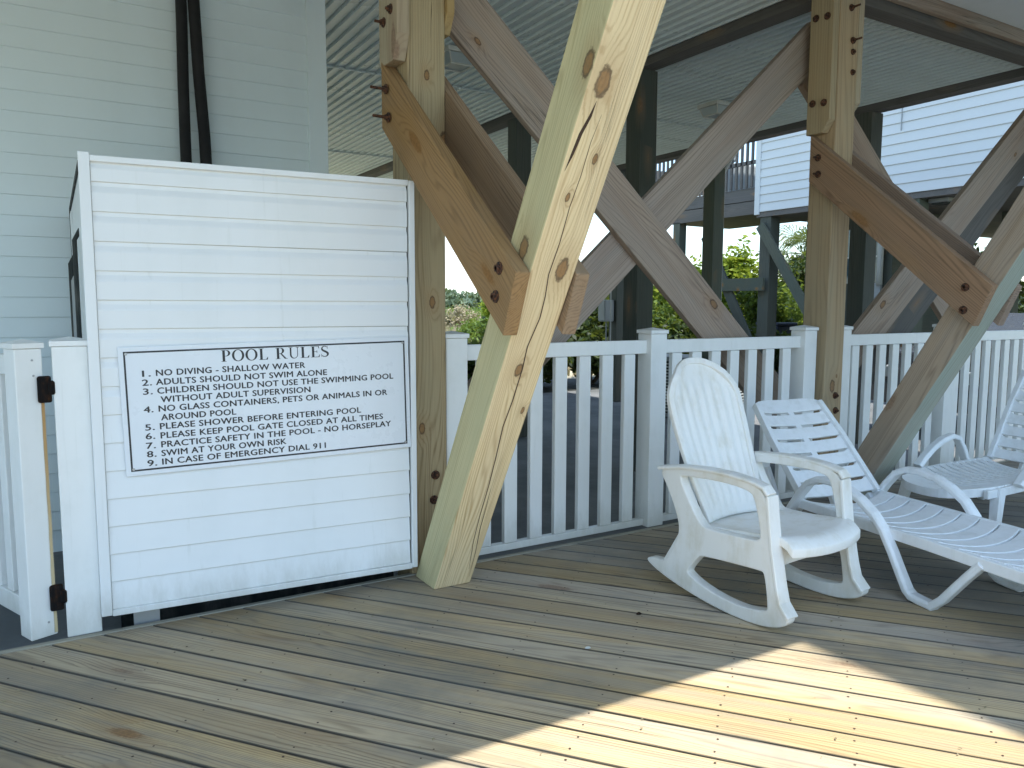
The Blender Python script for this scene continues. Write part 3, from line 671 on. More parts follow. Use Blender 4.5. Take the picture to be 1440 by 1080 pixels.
# hoses on the wall above the enclosure
def hose(lab, pts, r):
    t = MB(); t.tube(pts, r, 14, Vector((0, 1, 0))); o = t.build('insulated_hose', 'hose', smooth=True); tag(o, lab, 'pipe')
hose('black insulated pipe hanging straight, left of the pair on the wall', [(.812, 5.36, 3.5), (.812, 5.36, 3.1), (.808, 5.37, 2.7), (.806, 5.36, 2.35), (.806, 5.33, 1.6)], .034)
hose('black insulated pipe slanting slightly, right of the pair on the wall', [(.874, 5.34, 3.5), (.885, 5.35, 3.2), (.90, 5.36, 2.8), (.922, 5.36, 2.4), (.935, 5.33, 1.6)], .036)

# ================================================================== GATE AND FENCES
def vpost(parent, x, y, z0=0., z1=1.17, w=.122, mt=Matrix.Identity(4), cap=True, name='post'):
    mb = MB(); mb.box(x, x + w, y, y + w, z0, z1); o = mb.build(name, 'vinyl', parent, mt, bevel=.004)
    if cap:
        c = MB(); e = .007; c.box(x - e, x + w + e, y - e, y + w + e, z1 + .001, z1 + .022)
        c.add([(x - e, y - e, z1 + .0225), (x + w + e, y - e, z1 + .0225), (x + w + e, y + w + e, z1 + .0225), (x - e, y + w + e, z1 + .0225), (x + w / 2, y + w / 2, z1 + .037)], [(0, 1, 4), (1, 2, 4), (2, 3, 4), (3, 0, 4), (3, 2, 1, 0)])
        c.build('post_cap', 'vinyl', o, mt, bevel=.002)
    return o
def bay(parent, x0, x1, y, pitch=.161, w=.080, mt=Matrix.Identity(4), zt=1.132):
    mb = MB(); mb.box(x0, x1, y + .018, y + .062, zt - .080, zt); mb.build('top_rail', 'vinyl', parent, mt, bevel=.004)
    mb = MB(); mb.box(x0, x1, y + .018, y + .062, .006, .045); mb.build('bottom_rail', 'vinyl', parent, mt, bevel=.003)
    n = int((x1 - x0 - .05) / pitch + .5); s = (x1 - x0 - n * w) / (n + 1)
    m = MB(); m.box(0, w, .023, .057, 0, zt - .081 - .046); me = m.mesh('baluster'); me.materials.append(M['vinyl'])
    for i in range(n):
        o = bpy.data.objects.new('baluster', me); COL.objects.link(o); place(o, parent, mt @ Matrix.Translation((x0 + s + i * (w + s), y, .0455)))
        b = o.modifiers.new('bevel', 'BEVEL'); b.width = .003; b.segments = 1; b.limit_method = 'ANGLE'
FY = 3.484
fa = thing('picket_fence', 'white vinyl picket fence between the left and middle pilings', 'fence', (3, FY, 0))
for x in (1.708, 3.055, 4.428): vpost(fa, x, FY)
bay(fa, 1.83, 3.055, FY + .02); bay(fa, 3.177, 4.428, FY + .02)
fb = thing('picket_fence', 'white vinyl picket fence right of the middle piling', 'fence', (6.3, FY, 0))
for x in (4.805, 6.14, 7.56): vpost(fb, x, FY)
bay(fb, 4.927, 6.14, FY + .02); bay(fb, 6.262, 7.56, FY + .02)
fc = thing('gate_post', 'white vinyl gate post hard against the enclosure', 'post', (.07, FY, 0))
vpost(fc, .008, 3.478, .0, 1.172, .124)
gate = thing('pool_gate', 'white vinyl gate swung open behind the left post, rust streaked', 'gate', (-.11, 3.49, 0), R(112.6))
GM = Matrix.Translation((-.112, 3.478, 0)) @ Matrix.Rotation(R(112.6 - 0), 4, 'Z')
# local x along the gate (away), local y to its left; the stile starts at the hinge side
vpost(gate, -.0, -.095, .012, 1.165, .098, GM, name='stile')
GB = GM @ Matrix.Translation((0, -.055 - .03, 0))
m = MB(); m.box(.098, 1.0, .0, .045, 1.055, 1.135); m.build('top_rail', 'vinyl', gate, GB, bevel=.004)
m = MB(); m.box(.098, 1.0, .0, .045, .05, .135); m.build('bottom_rail', 'vinyl', gate, GB, bevel=.004)
for i in range(7):
    m = MB(); x = .155 + i * .125; m.box(x, x + .062, .006, .038, .1355, 1.0545); m.build('baluster', 'vinyl', gate, GB, bevel=.003)
vpost(gate, 1.0, -.095, .012, 1.165, .098, GM, name='stile')
for z in (1.005, .165):
    h_ = MB(); h_.box(-.046, .002, 3.488, 3.522, z - .052, z + .052); h_.box(-.01, .014, 3.47, 3.50, z - .02, z + .035); h_.build('hinge', 'black', gate, bevel=.008)
for z0, z1, ww in ((.215, .955, .010), (.02, .115, .012)):
    s = MB(); s.add([(-.0012, -.096, z0), (-.0012, -.060, z0), (-.0012, -.060, z1), (-.0012, -.096, z1)], [(0, 1, 2, 3)])
    s.build('rust_streak', 'streak', gate, GM)
for y, z in ((-.058, 1.12), (-.060, 1.06), (-.062, .07)):
    s = MB(); s.tube([(.001, y, z), (-.003, y, z)], .0042, 8, Vector((0, 0, 1))); s.build('screw', 'steel', gate, GM)

# ================================================================== ROCKING CHAIR
def smooth_closed(P, it=2):
    for _ in range(it):
        Q = []
        n = len(P)
        for i in range(n):
            a, b = P[i], P[(i + 1) % n]; Q += [(a[0] * .75 + b[0] * .25, a[1] * .75 + b[1] * .25), (a[0] * .25 + b[0] * .75, a[1] * .25 + b[1] * .75)]
        P = Q
    return P
def plate_with_holes(outer, holes, t, name):
    cu = bpy.data.curves.new(name, 'CURVE'); cu.dimensions = '2D'; cu.fill_mode = 'BOTH'; cu.extrude = t / 2 - .006; cu.bevel_depth = .006; cu.bevel_resolution = 2; cu.offset = -.006
    for P in [outer] + holes:
        s = cu.splines.new('POLY'); s.points.add(len(P) - 1); s.use_cyclic_u = True
        for i, p in enumerate(P): s.points[i].co = (p[0], p[1], 0, 1)
    o = bpy.data.objects.new('t', cu); COL.objects.link(o); dg = bpy.context.evaluated_depsgraph_get(); dg.update()
    me = bpy.data.meshes.new_from_object(o.evaluated_get(dg)); bpy.data.objects.remove(o)
    me.transform(Matrix(((1, 0, 0, 0), (0, 0, -1, 0), (0, 1, 0, 0), (0, 0, 0, 1)))); me.name = name; return me
RA = R(-85.5); RC = Vector((2.79, 2.17, 0)); RM = Matrix.Translation(RC) @ Matrix.Rotation(RA, 4, 'Z')
rock = thing('rocking_chair', 'white moulded plastic rocking chair standing on the deck', 'chair', tuple(RC), RA)
outl = [(-.575, .575), (-.44, .603), (-.23, .616), (-.08, .606), (-.02, .592), (.02, .56), (.035, .50), (.052, .40), (.073, .30), (.092, .20), (.108, .13), (.150, .085), (.150, .055), (.11, .028), (.03, .006), (-.08, .0), (-.21, .006), (-.37, .028), (-.53, .062), (-.64, .104), (-.632, .128), (-.57, .133), (-.515, .142), (-.485, .20), (-.435, .29), (-.455, .38), (-.515, .49)]
hole1 = [(-.325, .205), (-.30, .222), (.01, .242), (.03, .236), (.052, .10), (.045, .078), (-.06, .058), (-.18, .062), (-.30, .085), (-.375, .115), (-.385, .13)]
hole2 = [(-.445, .553), (-.42, .565), (-.20, .578), (-.06, .568), (-.03, .54), (.005, .40), (.0, .372), (-.03, .362), (-.27, .350), (-.31, .36), (-.36, .42)]
def dens(P, k=1): return smooth_closed(smooth_closed(P, 0), 2)
me = plate_with_holes(dens(outl), [dens(hole1), dens(hole2)], .052, 'side_frame'); me.materials.append(M['resin'])
for s in (-1, 1):
    o = bpy.data.objects.new('side_frame', me); COL.objects.link(o); place(o, rock, RM @ Matrix.Translation((0, s * .275, 0)))
    # broad arm pad
    a = MB(); pth = [(-.57, s * .285, .578), (-.44, s * .283, .604), (-.3, s * .28, .616), (-.15, s * .28, .617), (-.05, s * .278, .607), (.01, s * .276, .592), (.034, s * .275, .565)]
    a.sweep(pth, [(-.029, -.010), (.029, -.010), (.033, .0), (.028, .007), (.0, .010), (-.028, .007), (-.033, .0)])
    a.build('armrest', 'resin', rock, RM, bevel=.003, smooth=False)
    # front leg flange
    a = MB(); pth = [(.030, s * .268, .56), (.042, s * .268, .46), (.060, s * .267, .33), (.088, s * .267, .19), (.106, s * .268, .125), (.150, s * .270, .075)]
    a.sweep(pth, [(-.036, -.008), (.036, -.008), (.036, .008), (-.036, .008)], Vector((1, 0, .2))); a.build('front_leg', 'resin', rock, RM, bevel=.004)
    # rear web joining rocker and seat
    a = MB(); a.sweep([(-.545, s * .262, .11), (-.49, s * .262, .20), (-.43, s * .262, .30)], [(-.03, -.010), (.03, -.010), (.03, .010), (-.03, .010)], Vector((1, 0, 0))); a.build('rear_leg', 'resin', rock, RM, bevel=.004)
# seat: dished grid
def grid_solid(fn, nu, nv, t, nrm):
    mb = MB(); vs = [fn(i / (nu - 1), j / (nv - 1)) for i in range(nu) for j in range(nv)]; k = len(vs)
    vs2 = [(v[0] - nrm[0] * t, v[1], v[2] - nrm[2] * t) for v in vs]; fs = []
    for i in range(nu - 1):
        for j in range(nv - 1):
            a, b, c_, d = i * nv + j, (i + 1) * nv + j, (i + 1) * nv + j + 1, i * nv + j + 1
            fs += [(a, b, c_, d), (k + d, k + c_, k + b, k + a)]
    E_ = [i * nv for i in range(nu)] + [(nu - 1) * nv + j for j in range(1, nv)] + [i * nv + nv - 1 for i in range(nu - 2, -1, -1)] + [j for j in range(nv - 2, 0, -1)]
    for a, b in zip(E_, E_[1:] + E_[:1]): fs.append((a, k + a, k + b, b))
    mb.add(vs + vs2, fs); return mb
def seatf(u, v):
    y = (v - .5) * .50; e = abs(v - .5) * 2
    x = -.44 + u * (.565 + .045 * (1 - e ** 2.2)); z = .335 + .062 * u - .022 * (1 - e ** 2) * math.sin(math.pi * min(u, .9)) - .045 * max(0, (u - .88) / .12) ** 2
    return (x, y, z)
grid_solid(seatf, 22, 22, .038, (0, 0, 1)).build('seat', 'resin', rock, RM, smooth=True, bevel=.004)
def backf(u, v):
    y0 = (v - .5) * 2; zz = u
    hw = .19 + .055 * math.sin(min(zz, .75) / .75 * math.pi * .5) - (.0 if zz < .78 else .075 * ((zz - .78) / .22) ** 1.8)
    y = y0 * hw; top = 1 - .085 * (abs(y0) ** 2.4) * max(0, (zz - .5) / .5)
    s = zz * .77 * top
    x = -.375 - s * .355 - .035 * (abs(y0) ** 2) * -1 * .9; z = .345 + s * .935
    wn = max(0., min(1., (.88 - zz) / .05)) * max(0., min(1., (zz - .05) / .05)) * max(0., min(1., (.82 - abs(y0)) / .06))
    x += wn * (.0035 * math.sin(y0 * 8.2 * math.pi) + .004)
    x += -.012 * math.sin(zz * math.pi)
    return (x, y, z)
grid_solid(backf, 44, 97, .028, (.93, 0, .36)).build('backrest', 'resin', rock, RM, smooth=True, bevel=0)
a = MB(); a.box(-.44, .04, -.25, .25, .262, .30); a.box(-.02, .05, -.25, .25, .255, .33); a.build('seat_rail', 'resin', rock, RM, bevel=.006)
# rim of the backrest
rim = []
for k in range(61):
    a_ = k / 60; 
    if a_ < .4: u_, v_ = a_ / .4, 0.
    elif a_ < .6: u_, v_ = 1., (a_ - .4) / .2
    else: u_, v_ = 1 - (a_ - .6) / .4, 1.
    p = backf(u_, v_); rim.append((p[0] - .005, p[1], p[2]))
a = MB(); a.sweep(rim, [(-.016, -.010), (.016, -.010), (.016, .012), (-.016, .012)], Vector((1, 0, .35))); a.build('back_rim', 'resin', rock, RM, bevel=.004)

# ================================================================== LOUNGERS
def lounger(lab, loc, ang, seat_len, nslat_seat, back_ang, back_len, nslat_back, arms=(1, -1), vlegs=True, foot_curve=.05):
    T = thing('sun_lounger', lab, 'lounger', tuple(loc), ang, 'white slatted plastic lounge chairs'); LM = Matrix.Translation(loc) @ Matrix.Rotation(ang, 4, 'Z')
    hw = .268; zs = .30
    def sag(y): return -.028 * (1 - (y / hw) ** 2)
    # side rails
    for s in (-1, 1):
        a = MB(); a.sweep([(-.12, s * (hw + .012), zs - .02), (seat_len * .5, s * (hw + .012), zs - .022), (seat_len, s * (hw + .005), zs - .035)], [(-.014, -.026), (.014, -.026), (.014, .024), (-.014, .024)])
        a.build('side_rail', 'resin2', T, LM, bevel=.005)
    pitch = (seat_len + .02) / nslat_seat
    for i in range(nslat_seat):
        x0 = -.07 + i * pitch; a = MB(); n = 12; last = (i == nslat_seat - 1)
        vs = []
        for j in range(n + 1):
            y = -hw + 2 * hw * j / n; z = zs + sag(y); cx = .055 * (1 - (y / hw) ** 2)
            fx = foot_curve * (1 - (y / hw) ** 4) * 1.2 if last else 0
            drop = .0
            vs += [(x0 + cx, y, z), (x0 + cx + pitch - .010 + fx, y, z + .002), (x0 + cx + pitch - .010 + fx, y, z - (.05 if last else .014)), (x0 + cx, y, z - .016)]
        fs = [(0, 1, 2, 3), tuple(n * 4 + q for q in (3, 2, 1, 0))]
        for j in range(n):
            for q in range(4): fs.append((j * 4 + q, j * 4 + (q + 1) % 4, j * 4 + 4 + (q + 1) % 4, j * 4 + 4 + q))
        a.add(vs, fs); a.build('seat_slat', 'resin2', T, LM, bevel=.003)
    # under-frame that closes the seat between the slats
    a = MB(); a.sweep([(-.05, 0, zs - .05), (seat_len, 0, zs - .05)], [(-.03, -.01), (.03, -.01), (.03, .012), (-.03, .012)]); 
    for s in (-1, 1): a.sweep([(-.05, s * .17, zs - .042), (seat_len, s * .17, zs - .042)], [(-.02, -.01), (.02, -.01), (.02, .012), (-.02, .012)])
    a.build('under_frame', 'resin2', T, LM)
    # back: rotate about the hinge
    BM = LM @ Matrix.Translation((-.10, 0, zs - .005)) @ Matrix.Rotation(-(math.pi - back_ang), 4, 'Y')
    # after rotation local +x points up along the back; local z faces the sitter side reversed
    for s in (-1, 1):
        a = MB(); a.sweep([(0, s * (hw - .004), 0), (back_len * .6, s * (hw - .01), 0), (back_len - .03, s * (hw - .03), 0)], [(-.016, -.03), (.016, -.03), (.016, .012), (-.016, .012)]); a.build('back_rail', 'resin2', T, BM, bevel=.004)
    p2 = back_len / nslat_back
    for i in range(nslat_back):
        a = MB(); n = 12; vs = []; x0 = .01 + i * p2; last = i == nslat_back - 1
        for j in range(n + 1):
            w_ = hw - .012 - .018 * i / nslat_back; y = -w_ + 2 * w_ * j / n; z = -.012 - .018 * (1 - (y / w_) ** 2) * -1
            x1 = x0 + p2 - (.020 if abs(y) < w_ * .86 else .002)
            if last: x1 = x0 + p2 - .03 * abs(y / w_) ** 5
            vs += [(x0, y, z - .0), (x1, y, z), (x1, y, z + .016), (x0, y, z + .016)]
        fs = [(0, 1, 2, 3), tuple(n * 4 + q for q in (3, 2, 1, 0))]
        for j in range(n):
            for q in range(4): fs.append((j * 4 + q, j * 4 + (q + 1) % 4, j * 4 + 4 + (q + 1) % 4, j * 4 + 4 + q))
        a.add(vs, fs); a.build('back_slat', 'resin2', T, BM, bevel=.003)
    a = MB(); a.box(.03, back_len - .05, -.02, .02, .006, .022); a.build('back_rib', 'resin2', T, BM)
    # prop under the back
    a = MB(); a.sweep([(-.30, -.2, .10), (-.46, -.2, .40)], [(-.012, -.015), (.012, -.015), (.012, .015), (-.012, .015)]); a.sweep([(-.30, .2, .10), (-.46, .2, .40)], [(-.012, -.015), (.012, -.015), (.012, .015), (-.012, .015)])
    a.sweep([(-.30, -.24, .12), (-.30, .24, .12)], [(-.012, -.012), (.012, -.012), (.012, .012), (-.012, .012)]); a.build('back_prop', 'resin2', T, LM, bevel=.003)
    # arms that run down into the legs
    sec = [(-.030, -.012), (-.024, -.018), (.024, -.018), (.030, -.012), (.030, .006), (.020, .017), (-.020, .017), (-.030, .006)]
    for s in arms:
        yy = s * (hw + .045)
        if vlegs:
            pth = [(-.30, .02), (-.22, .12), (-.145, .235), (-.07, .345), (-.01, .415), (.06, .448), (.14, .455), (.24, .44), (.33, .405), (.41, .355), (.47, .29), (.52, .20), (.565, .11), (.60, .045), (.625, .026), (.67, .02), (.74, .017)]
            a = MB(); a.sweep([(x, yy - s * .02 * max(0, min(1, (x - .45) / .15)), z) for x, z in pth], sec); a.build('arm_leg', 'resin2', T, LM, smooth=False, bevel=.003)
            a = MB(); a.sweep([(.73, yy - s * .02, .018), (.775, yy - s * .022, .06), (.87, yy - s * .035, .19), (.935, yy - s * .04, .27)], sec); a.build('leg', 'resin2', T, LM, bevel=.003)
        else:
            pth = [(.10, .29), (.15, .38), (.21, .455), (.28, .475), (.38, .455), (.48, .41), (.56, .355), (.62, .30)]
            a = MB(); a.sweep([(x, yy, z) for x, z in pth], sec); a.build('arm', 'resin2', T, LM, bevel=.003)
            for lx, fx in ((seat_len - .12, seat_len - .05), (.02, -.10)):
                a = MB(); a.sweep([(lx, yy - s * .04, zs - .01), (fx, yy - s * .01, .0)], lambda i: [(-.03 + .008 * i, -.03 + .008 * i), (.03 - .008 * i, -.03 + .008 * i), (.03 - .008 * i, .03 - .008 * i), (-.03 + .008 * i, .03 - .008 * i)], Vector((1, 0, 0))); a.build('leg', 'resin2', T, LM, bevel=.004)
    if vlegs:
        for s in (-1, 1):
            a = MB(); a.sweep([(-.36, s * .25, 0.01), (-.26, s * .25, .10), (-.12, s * .26, .27)], [(-.022, -.02), (.022, -.02), (.022, .02), (-.022, .02)], Vector((1, 0, 0))); a.build('rear_leg', 'resin2', T, LM, bevel=.004)
        for s in (-1, 1):
            a = MB(); a.sweep([(seat_len - .1, s * .25, .27), (seat_len - .02, s * .26, .0)], [(-.022, -.02), (.022, -.02), (.022, .02), (-.022, .02)], Vector((1, 0, 0))); a.build('front_leg', 'resin2', T, LM, bevel=.004)
    return T
lounger('white slatted chaise lounger reclined right behind the rocking chair', Vector((3.70, 2.55, 0)), R(-98.2), 1.38, 14, R(46), .665, 7)
lounger('white slatted plastic chair at the right edge facing the chaise', Vector((5.43, 2.54, 0)), R(177), .86, 13, R(62), .70, 8, vlegs=False, foot_curve=.14)

# ================================================================== FIXTURES
def ceiling_lamp(x, y, lab):
    t = thing('ceiling_lamp', lab, 'lamp', (x, y, 3.5)); s = .15; b = .10
    m = MB(); m.box(x - s, x + s, y - s, y + s, 3.455, 3.496); m.build('base', 'lamp', t, bevel=.006)
    V = [(x - s + .02, y - s + .02), (x + s - .02, y - s + .02), (x + s - .02, y + s - .02), (x - s + .02, y + s - .02)]; U = [(x - b, y - b), (x + b, y - b), (x + b, y + b), (x - b, y + b)]
    m = MB()
    for i in range(4):
        j = (i + 1) % 4
        m.tube([(V[i][0], V[i][1], 3.454), (U[i][0], U[i][1], 3.37)], .007, 6, Vector((1, 0, 0))); m.tube([(U[i][0], U[i][1], 3.37), (U[j][0], U[j][1], 3.37)], .009, 6)
    m.build('cage', 'lamp', t)
    m = MB(); m.add([(v[0], v[1], 3.453) for v in V] + [(v[0] * .98 + x * .02, v[1] * .98 + y * .02, 3.374) for v in U], [(0, 1, 5, 4), (1, 2, 6, 5), (2, 3, 7, 6), (3, 0, 4, 7), (4, 5, 6, 7)]); m.build('glass', 'glass', t)
ceiling_lamp(6.31, 6.22, 'square white cage lamp on the soffit between the braces')
ceiling_lamp(3.13, 6.15, 'square cage lamp half hidden behind the left piling')
t = MB(); t.tube([(7.84, 7.35, 3.38), (7.87, 7.50, 3.27), (7.93, 7.68, 3.13), (7.945, 7.70, 3.02), (7.945, 7.70, 1.5), (7.945, 7.70, -.1)], .038, 12, Vector((1, 0, 0)))
ds = t.build('downspout', 'pvc', smooth=True); tag(ds, 'pale plastic downspout beside the dark piling', 'pipe')
t = thing('meter_box', 'grey utility box with hanging conduit on the farthest dark piling', 'utility box', (7.62, 9.75, 1.2))
m = MB(); m.box(7.50, 7.69, 9.66, 9.84, 1.08, 1.42); m.build('case', 'grey', t, bevel=.02)
m = MB(); m.tube([(7.6, 9.75, 1.08), (7.6, 9.75, .3)], .012, 8, Vector((1, 0, 0))); m.build('conduit', 'grey', t)
t = MB(); t.tube([(5.55, 7.05, 1.95), (5.56, 7.05, 1.2), (5.55, 7.05, -.19)], .007, 6, Vector((1, 0, 0))); tag(t.build('hanging_cable', 'steel'), 'thin pale cable hanging straight down left of the dark inner piling', 'cable')
t = MB(); t.tube([(5.10, 6.0, 1.62), (5.10, 6.0, 1.42)], .009, 6, Vector((1, 0, 0))); tag(t.build('rope_end', 'lamp'), 'short knotted rope end hanging by the dark inner piling', 'rope')

def ac_unit(x, y, lab):
    t = thing('air_conditioner', lab, 'air conditioner', (x, y, -.2), R(20), 'outdoor air conditioners'); mt = Matrix.Translation((x, y, -.2)) @ Matrix.Rotation(R(20), 4, 'Z')
    m = MB(); m.box(-.36, .36, -.36, .36, .02, .06); m.box(-.34, .34, -.34, .34, .78, .84)
    for sx in (-1, 1):
        for sy in (-1, 1): m.box(sx * .34 - .02, sx * .34 + .02, sy * .34 - .02, sy * .34 + .02, .06, .78)
    m.build('frame', 'grey', t, mt)
    m = MB(); m.box(-.3, .3, -.3, .3, .06, .77); m.build('coil', 'dark', t, mt)
    me_ = MB().box(-.32, .32, -.342, -.325, 0, .018).mesh('louvre'); me_.materials.append(M['pvc'])
    for r_ in range(2):
        for k in range(16):
            o = bpy.data.objects.new('louvre', me_); COL.objects.link(o); place(o, t, mt @ Matrix.Rotation(-r_ * math.pi / 2, 4, 'Z') @ Matrix.Translation((0, 0, .09 + k * .043)))
ac_unit(7.54, 8.05, 'grey louvred air conditioner behind the fence post nearest the rocking chair')
ac_unit(8.75, 8.35, 'grey louvred air conditioner seen through the pickets above the rocking chair')

# ================================================================== NEIGHBOUR HOUSE
nb = thing('neighbour_house', 'pale sided raised house standing on dark pilings next door', 'house', (13, 7, -.2))
me = clap(9.2, .1625, .004, .02).mesh('siding_board'); me.materials.append(M['neigh'])
z = 3.15
for i in range(22):
    o = bpy.data.objects.new('siding_board', me); COL.objects.link(o)
    place(o, nb, Matrix.Translation((12.0, 10.62, z)) @ Matrix.Rotation(-math.pi / 2, 4, 'Z')); z += .1625
mb = MB(); mb.box(11.97, 12.08, 10.62, 10.74, 3.10, 6.8); mb.build('corner_trim', 'neigh', nb, bevel=.004)
mb = MB(); mb.box(12.01, 22, 1.4, 10.7, 3.16, 7.2); mb.build('storey', 'neigh', nb)
mb = MB(); mb.box(12.0, 22, 1.4, 10.7, 3.05, 3.15); mb.build('floor', 'beam', nb)
for k, y in enumerate((8.72, 8.25)):
    mb = MB(); mb.box(11.968, 11.984, y - .5, y - .492, 3.16 + k, 6.0); mb.build('siding_seam', 'grey', nb)
for y in (10.36, 7.4, 4.2):
    for x in ((12.02,) if y > 10 else (12.02, 15.0)):
        mb = MB(); stick(mb, 3.25, .26, .26); mb.build('piling', 'dark_post', nb, frame((x, y, -.2), (0, 0, 1), (1, 0, 0)), bevel=.006)
def nbrace(p0, p1, w, mat='dark_post', t=.05):
    p0 = Vector(p0); p1 = Vector(p1); ex = (p1 - p0).normalized(); ey = Vector((1, 0, 0)).cross(ex); mb = MB(); stick(mb, (p1 - p0).length, w, t); mb.build('diagonal_brace', mat, nb, frame(p0, ex, ey), bevel=.004)
nbrace((11.95, 10.50, 2.95), (11.95, 9.0, .85), .20)
nbrace((11.95, 11.95, 2.85), (11.95, 10.3, .05), .22)
mb = MB(); mb.box(11.90, 11.96, 10.40, 13.2, 1.625, 1.875); mb.build('cross_rail', 'dark_post', nb, bevel=.005)
dk = thing('neighbour_deck', 'upper wooden deck with dark balusters on the neighbouring house', 'deck', (12, 12, 3.2))
for z0, z1 in ((3.13, 3.385), (3.40, 3.65)):
    mb = MB(); stick(mb, 4.5, z1 - z0, .05); mb.build('fascia_board', 'beam', dk, frame((12.05, 10.75, z0), (0, 1, 0), (0, 0, 1)), bevel=.004)
mb = MB(); mb.box(12.06, 16, 10.76, 15.2, 3.4, 3.63); mb.build('floor', 'beam', dk)
mb = MB(); mb.box(12.0, 12.06, 10.76, 15.2, 4.10, 4.17); mb.build('mid_rail', 'beam', dk)
mb = MB(); mb.box(11.97, 12.10, 10.76, 15.2, 4.72, 4.77); mb.build('top_rail', 'beam', dk)
me_ = MB().box(0, .04, 0, .045, 3.655, 4.72).mesh('baluster'); me_.materials.append(M['beam'])
for k in range(32):
    o = bpy.data.objects.new('baluster', me_); COL.objects.link(o); place(o, dk, Matrix.Translation((12.0, 10.84 + k * .135, 0)))
for k in range(22):
    o = bpy.data.objects.new('baluster', me_); COL.objects.link(o); place(o, dk, Matrix.Translation((13.0 + k * .135, 15.2, 0)))
mb = MB(); mb.box(12.6, 13.5, 11.9, 12.7, 3.66, 4.35); mb.box(12.6, 12.7, 11.9, 12.7, 4.35, 4.6); tag(mb.build('deck_chair', 'grey', bevel=.05), 'grey chair standing behind the balusters of the neighbouring deck', 'chair')
for (y, x) in ((12.9, 12.05), (15.0, 12.05)):
    mb = MB(); stick(mb, 3.35, .2, .2); mb.build('deck_post', 'dark_post', dk, frame((x, y, -.2), (0, 0, 1), (1, 0, 0)))
t = thing('porch_light', 'dark square light under the neighbouring house', 'lamp', (12.35, 7.2, 3.05)); m = MB(); m.box(12.2, 12.5, 7.05, 7.38, 2.98, 3.048); m.build('case', 'grey', t, bevel=.02); m = MB(); m.box(12.24, 12.46, 7.09, 7.34, 2.955, 2.979); m.build('lens', 'dark', t)
# store room under it, window, conduit and electric meter
sr = thing('store_room', 'dark boarded store room with a window under the neighbouring house', 'shed', (13.4, 8, -.2))
mb = MB(); mb.box(13.0, 15.6, 8.45, 10.3, -.2, 3.04); mb.build('wall', 'dark_post', sr)
m = MB(); m.box(12.955, 12.995, 8.62, 9.6, 1.75, 2.75); m.build('window', 'pane', sr); m = MB(); m.box(12.93, 12.954, 8.62, 9.6, 2.22, 2.25); m.box(12.93, 12.954, 8.62, 8.66, 1.75, 2.75); m.build('frame', 'pvc', sr)
m = MB(); m.tube([(12.9, 8.62, 3.0), (12.9, 8.62, 1.72)], .055, 12, Vector((1, 0, 0))); tag(m.build('conduit', 'pvc', smooth=True), 'pale vertical conduit above the electric meter', 'pipe')
em = thing('electric_meter', 'round glass electric meter on a blue grey panel', 'meter', (12.9, 8.95, 1.5))
m = MB(); m.box(12.90, 12.98, 8.6, 9.15, 1.22, 1.75); m.build('panel', 'grey', em, bevel=.01)
m = MB(); m.tube([(12.90, 8.93, 1.48), (12.84, 8.93, 1.48)], .12, 24); m.build('ring', 'steel', em); m = MB(); m.tube([(12.84, 8.93, 1.48), (12.78, 8.93, 1.48), (12.755, 8.93, 1.48)], [.10, .098, .06], 24); m.build('dome', 'glass', em, smooth=True)

# parked car and bin
car = thing('parked_car', 'dark parked car glimpsed behind the fence at the far right', 'car', (10.6, 5.0, -.2), R(170)); CM = Matrix.Translation((10.9, 4.75, -.2)) @ Matrix.Rotation(R(170), 4, 'Z')
prof = [(-2.2, .35), (-2.25, .75), (-2.0, .95), (-1.1, 1.02), (-.45, 1.42), (.9, 1.46), (1.7, 1.08), (2.15, 1.0), (2.25, .6), (2.2, .35)]
m = MB()
secs = [(-.88, .86), (-.84, .97), (-.6, 1.0), (.6, 1.0), (.84, .97), (.88, .86)]
vs = []; n = len(prof)
for y, k in secs: vs += [(p[0] * (1 if p[1] < 1 else .98), y * (1 if p[1] < 1.03 else .82), .35 + (p[1] - .35) * k) for p in prof]
fs = [tuple(range(n))[::-1], tuple(range(5 * n, 6 * n))] + [(i * n + q, i * n + (q + 1) % n, (i + 1) * n + (q + 1) % n, (i + 1) * n + q) for i in range(5) for q in range(n)]
m.add(vs, fs); m.build('body', 'car', car, CM, bevel=.03, smooth=False)
for s in (-1, 1):
    m = MB(); m.prism([(-.95, 1.04), (-.42, 1.36), (.85, 1.39), (1.5, 1.08)], s * .765, s * .772); m.build('side_window', 'pane', car, CM)
    for x in (-1.4, 1.4):
        m = MB(); m.tube([(x, s * .70, .33), (x, s * .90, .33)], .33, 20); w_ = m.build('wheel', 'rubber', car, CM); m = MB(); m.tube([(x, s * .895, .33), (x, s * .91, .33)], .2, 12); m.build('rim', 'steel', w_, CM)
    m = MB(); m.box(2.18, 2.255, s * .62 - .14, s * .62 + .14, .68, .82); m.build('headlight', 'glass', car, CM, bevel=.02)
m = MB(); m.add([(-1.06, -.6, 1.06), (-1.06, .6, 1.06), (-.5, .55, 1.40), (-.5, -.55, 1.40)], [(0, 1, 2, 3)]); m.build('rear_window', 'pane', car, CM)
bn = thing('rubbish_bin', 'navy blue wheeled bin under the palm', 'bin', (15.3, 12.9, -.2))
m = MB(); m.add([(15.05, 12.65, -.15), (15.55, 12.65, -.15), (15.55, 13.15, -.15), (15.05, 13.15, -.15), (14.98, 12.58, .85), (15.62, 12.58, .85), (15.62, 13.22, .85), (14.98, 13.22, .85)], [(0, 3, 2, 1), (4, 5, 6, 7), (0, 1, 5, 4), (1, 2, 6, 5), (2, 3, 7, 6), (3, 0, 4, 7)]); m.build('body', 'navy', bn, bevel=.02)
m = MB(); m.box(14.95, 15.65, 12.55, 13.25, .855, .93); m.build('lid', 'navy', bn, bevel=.02)

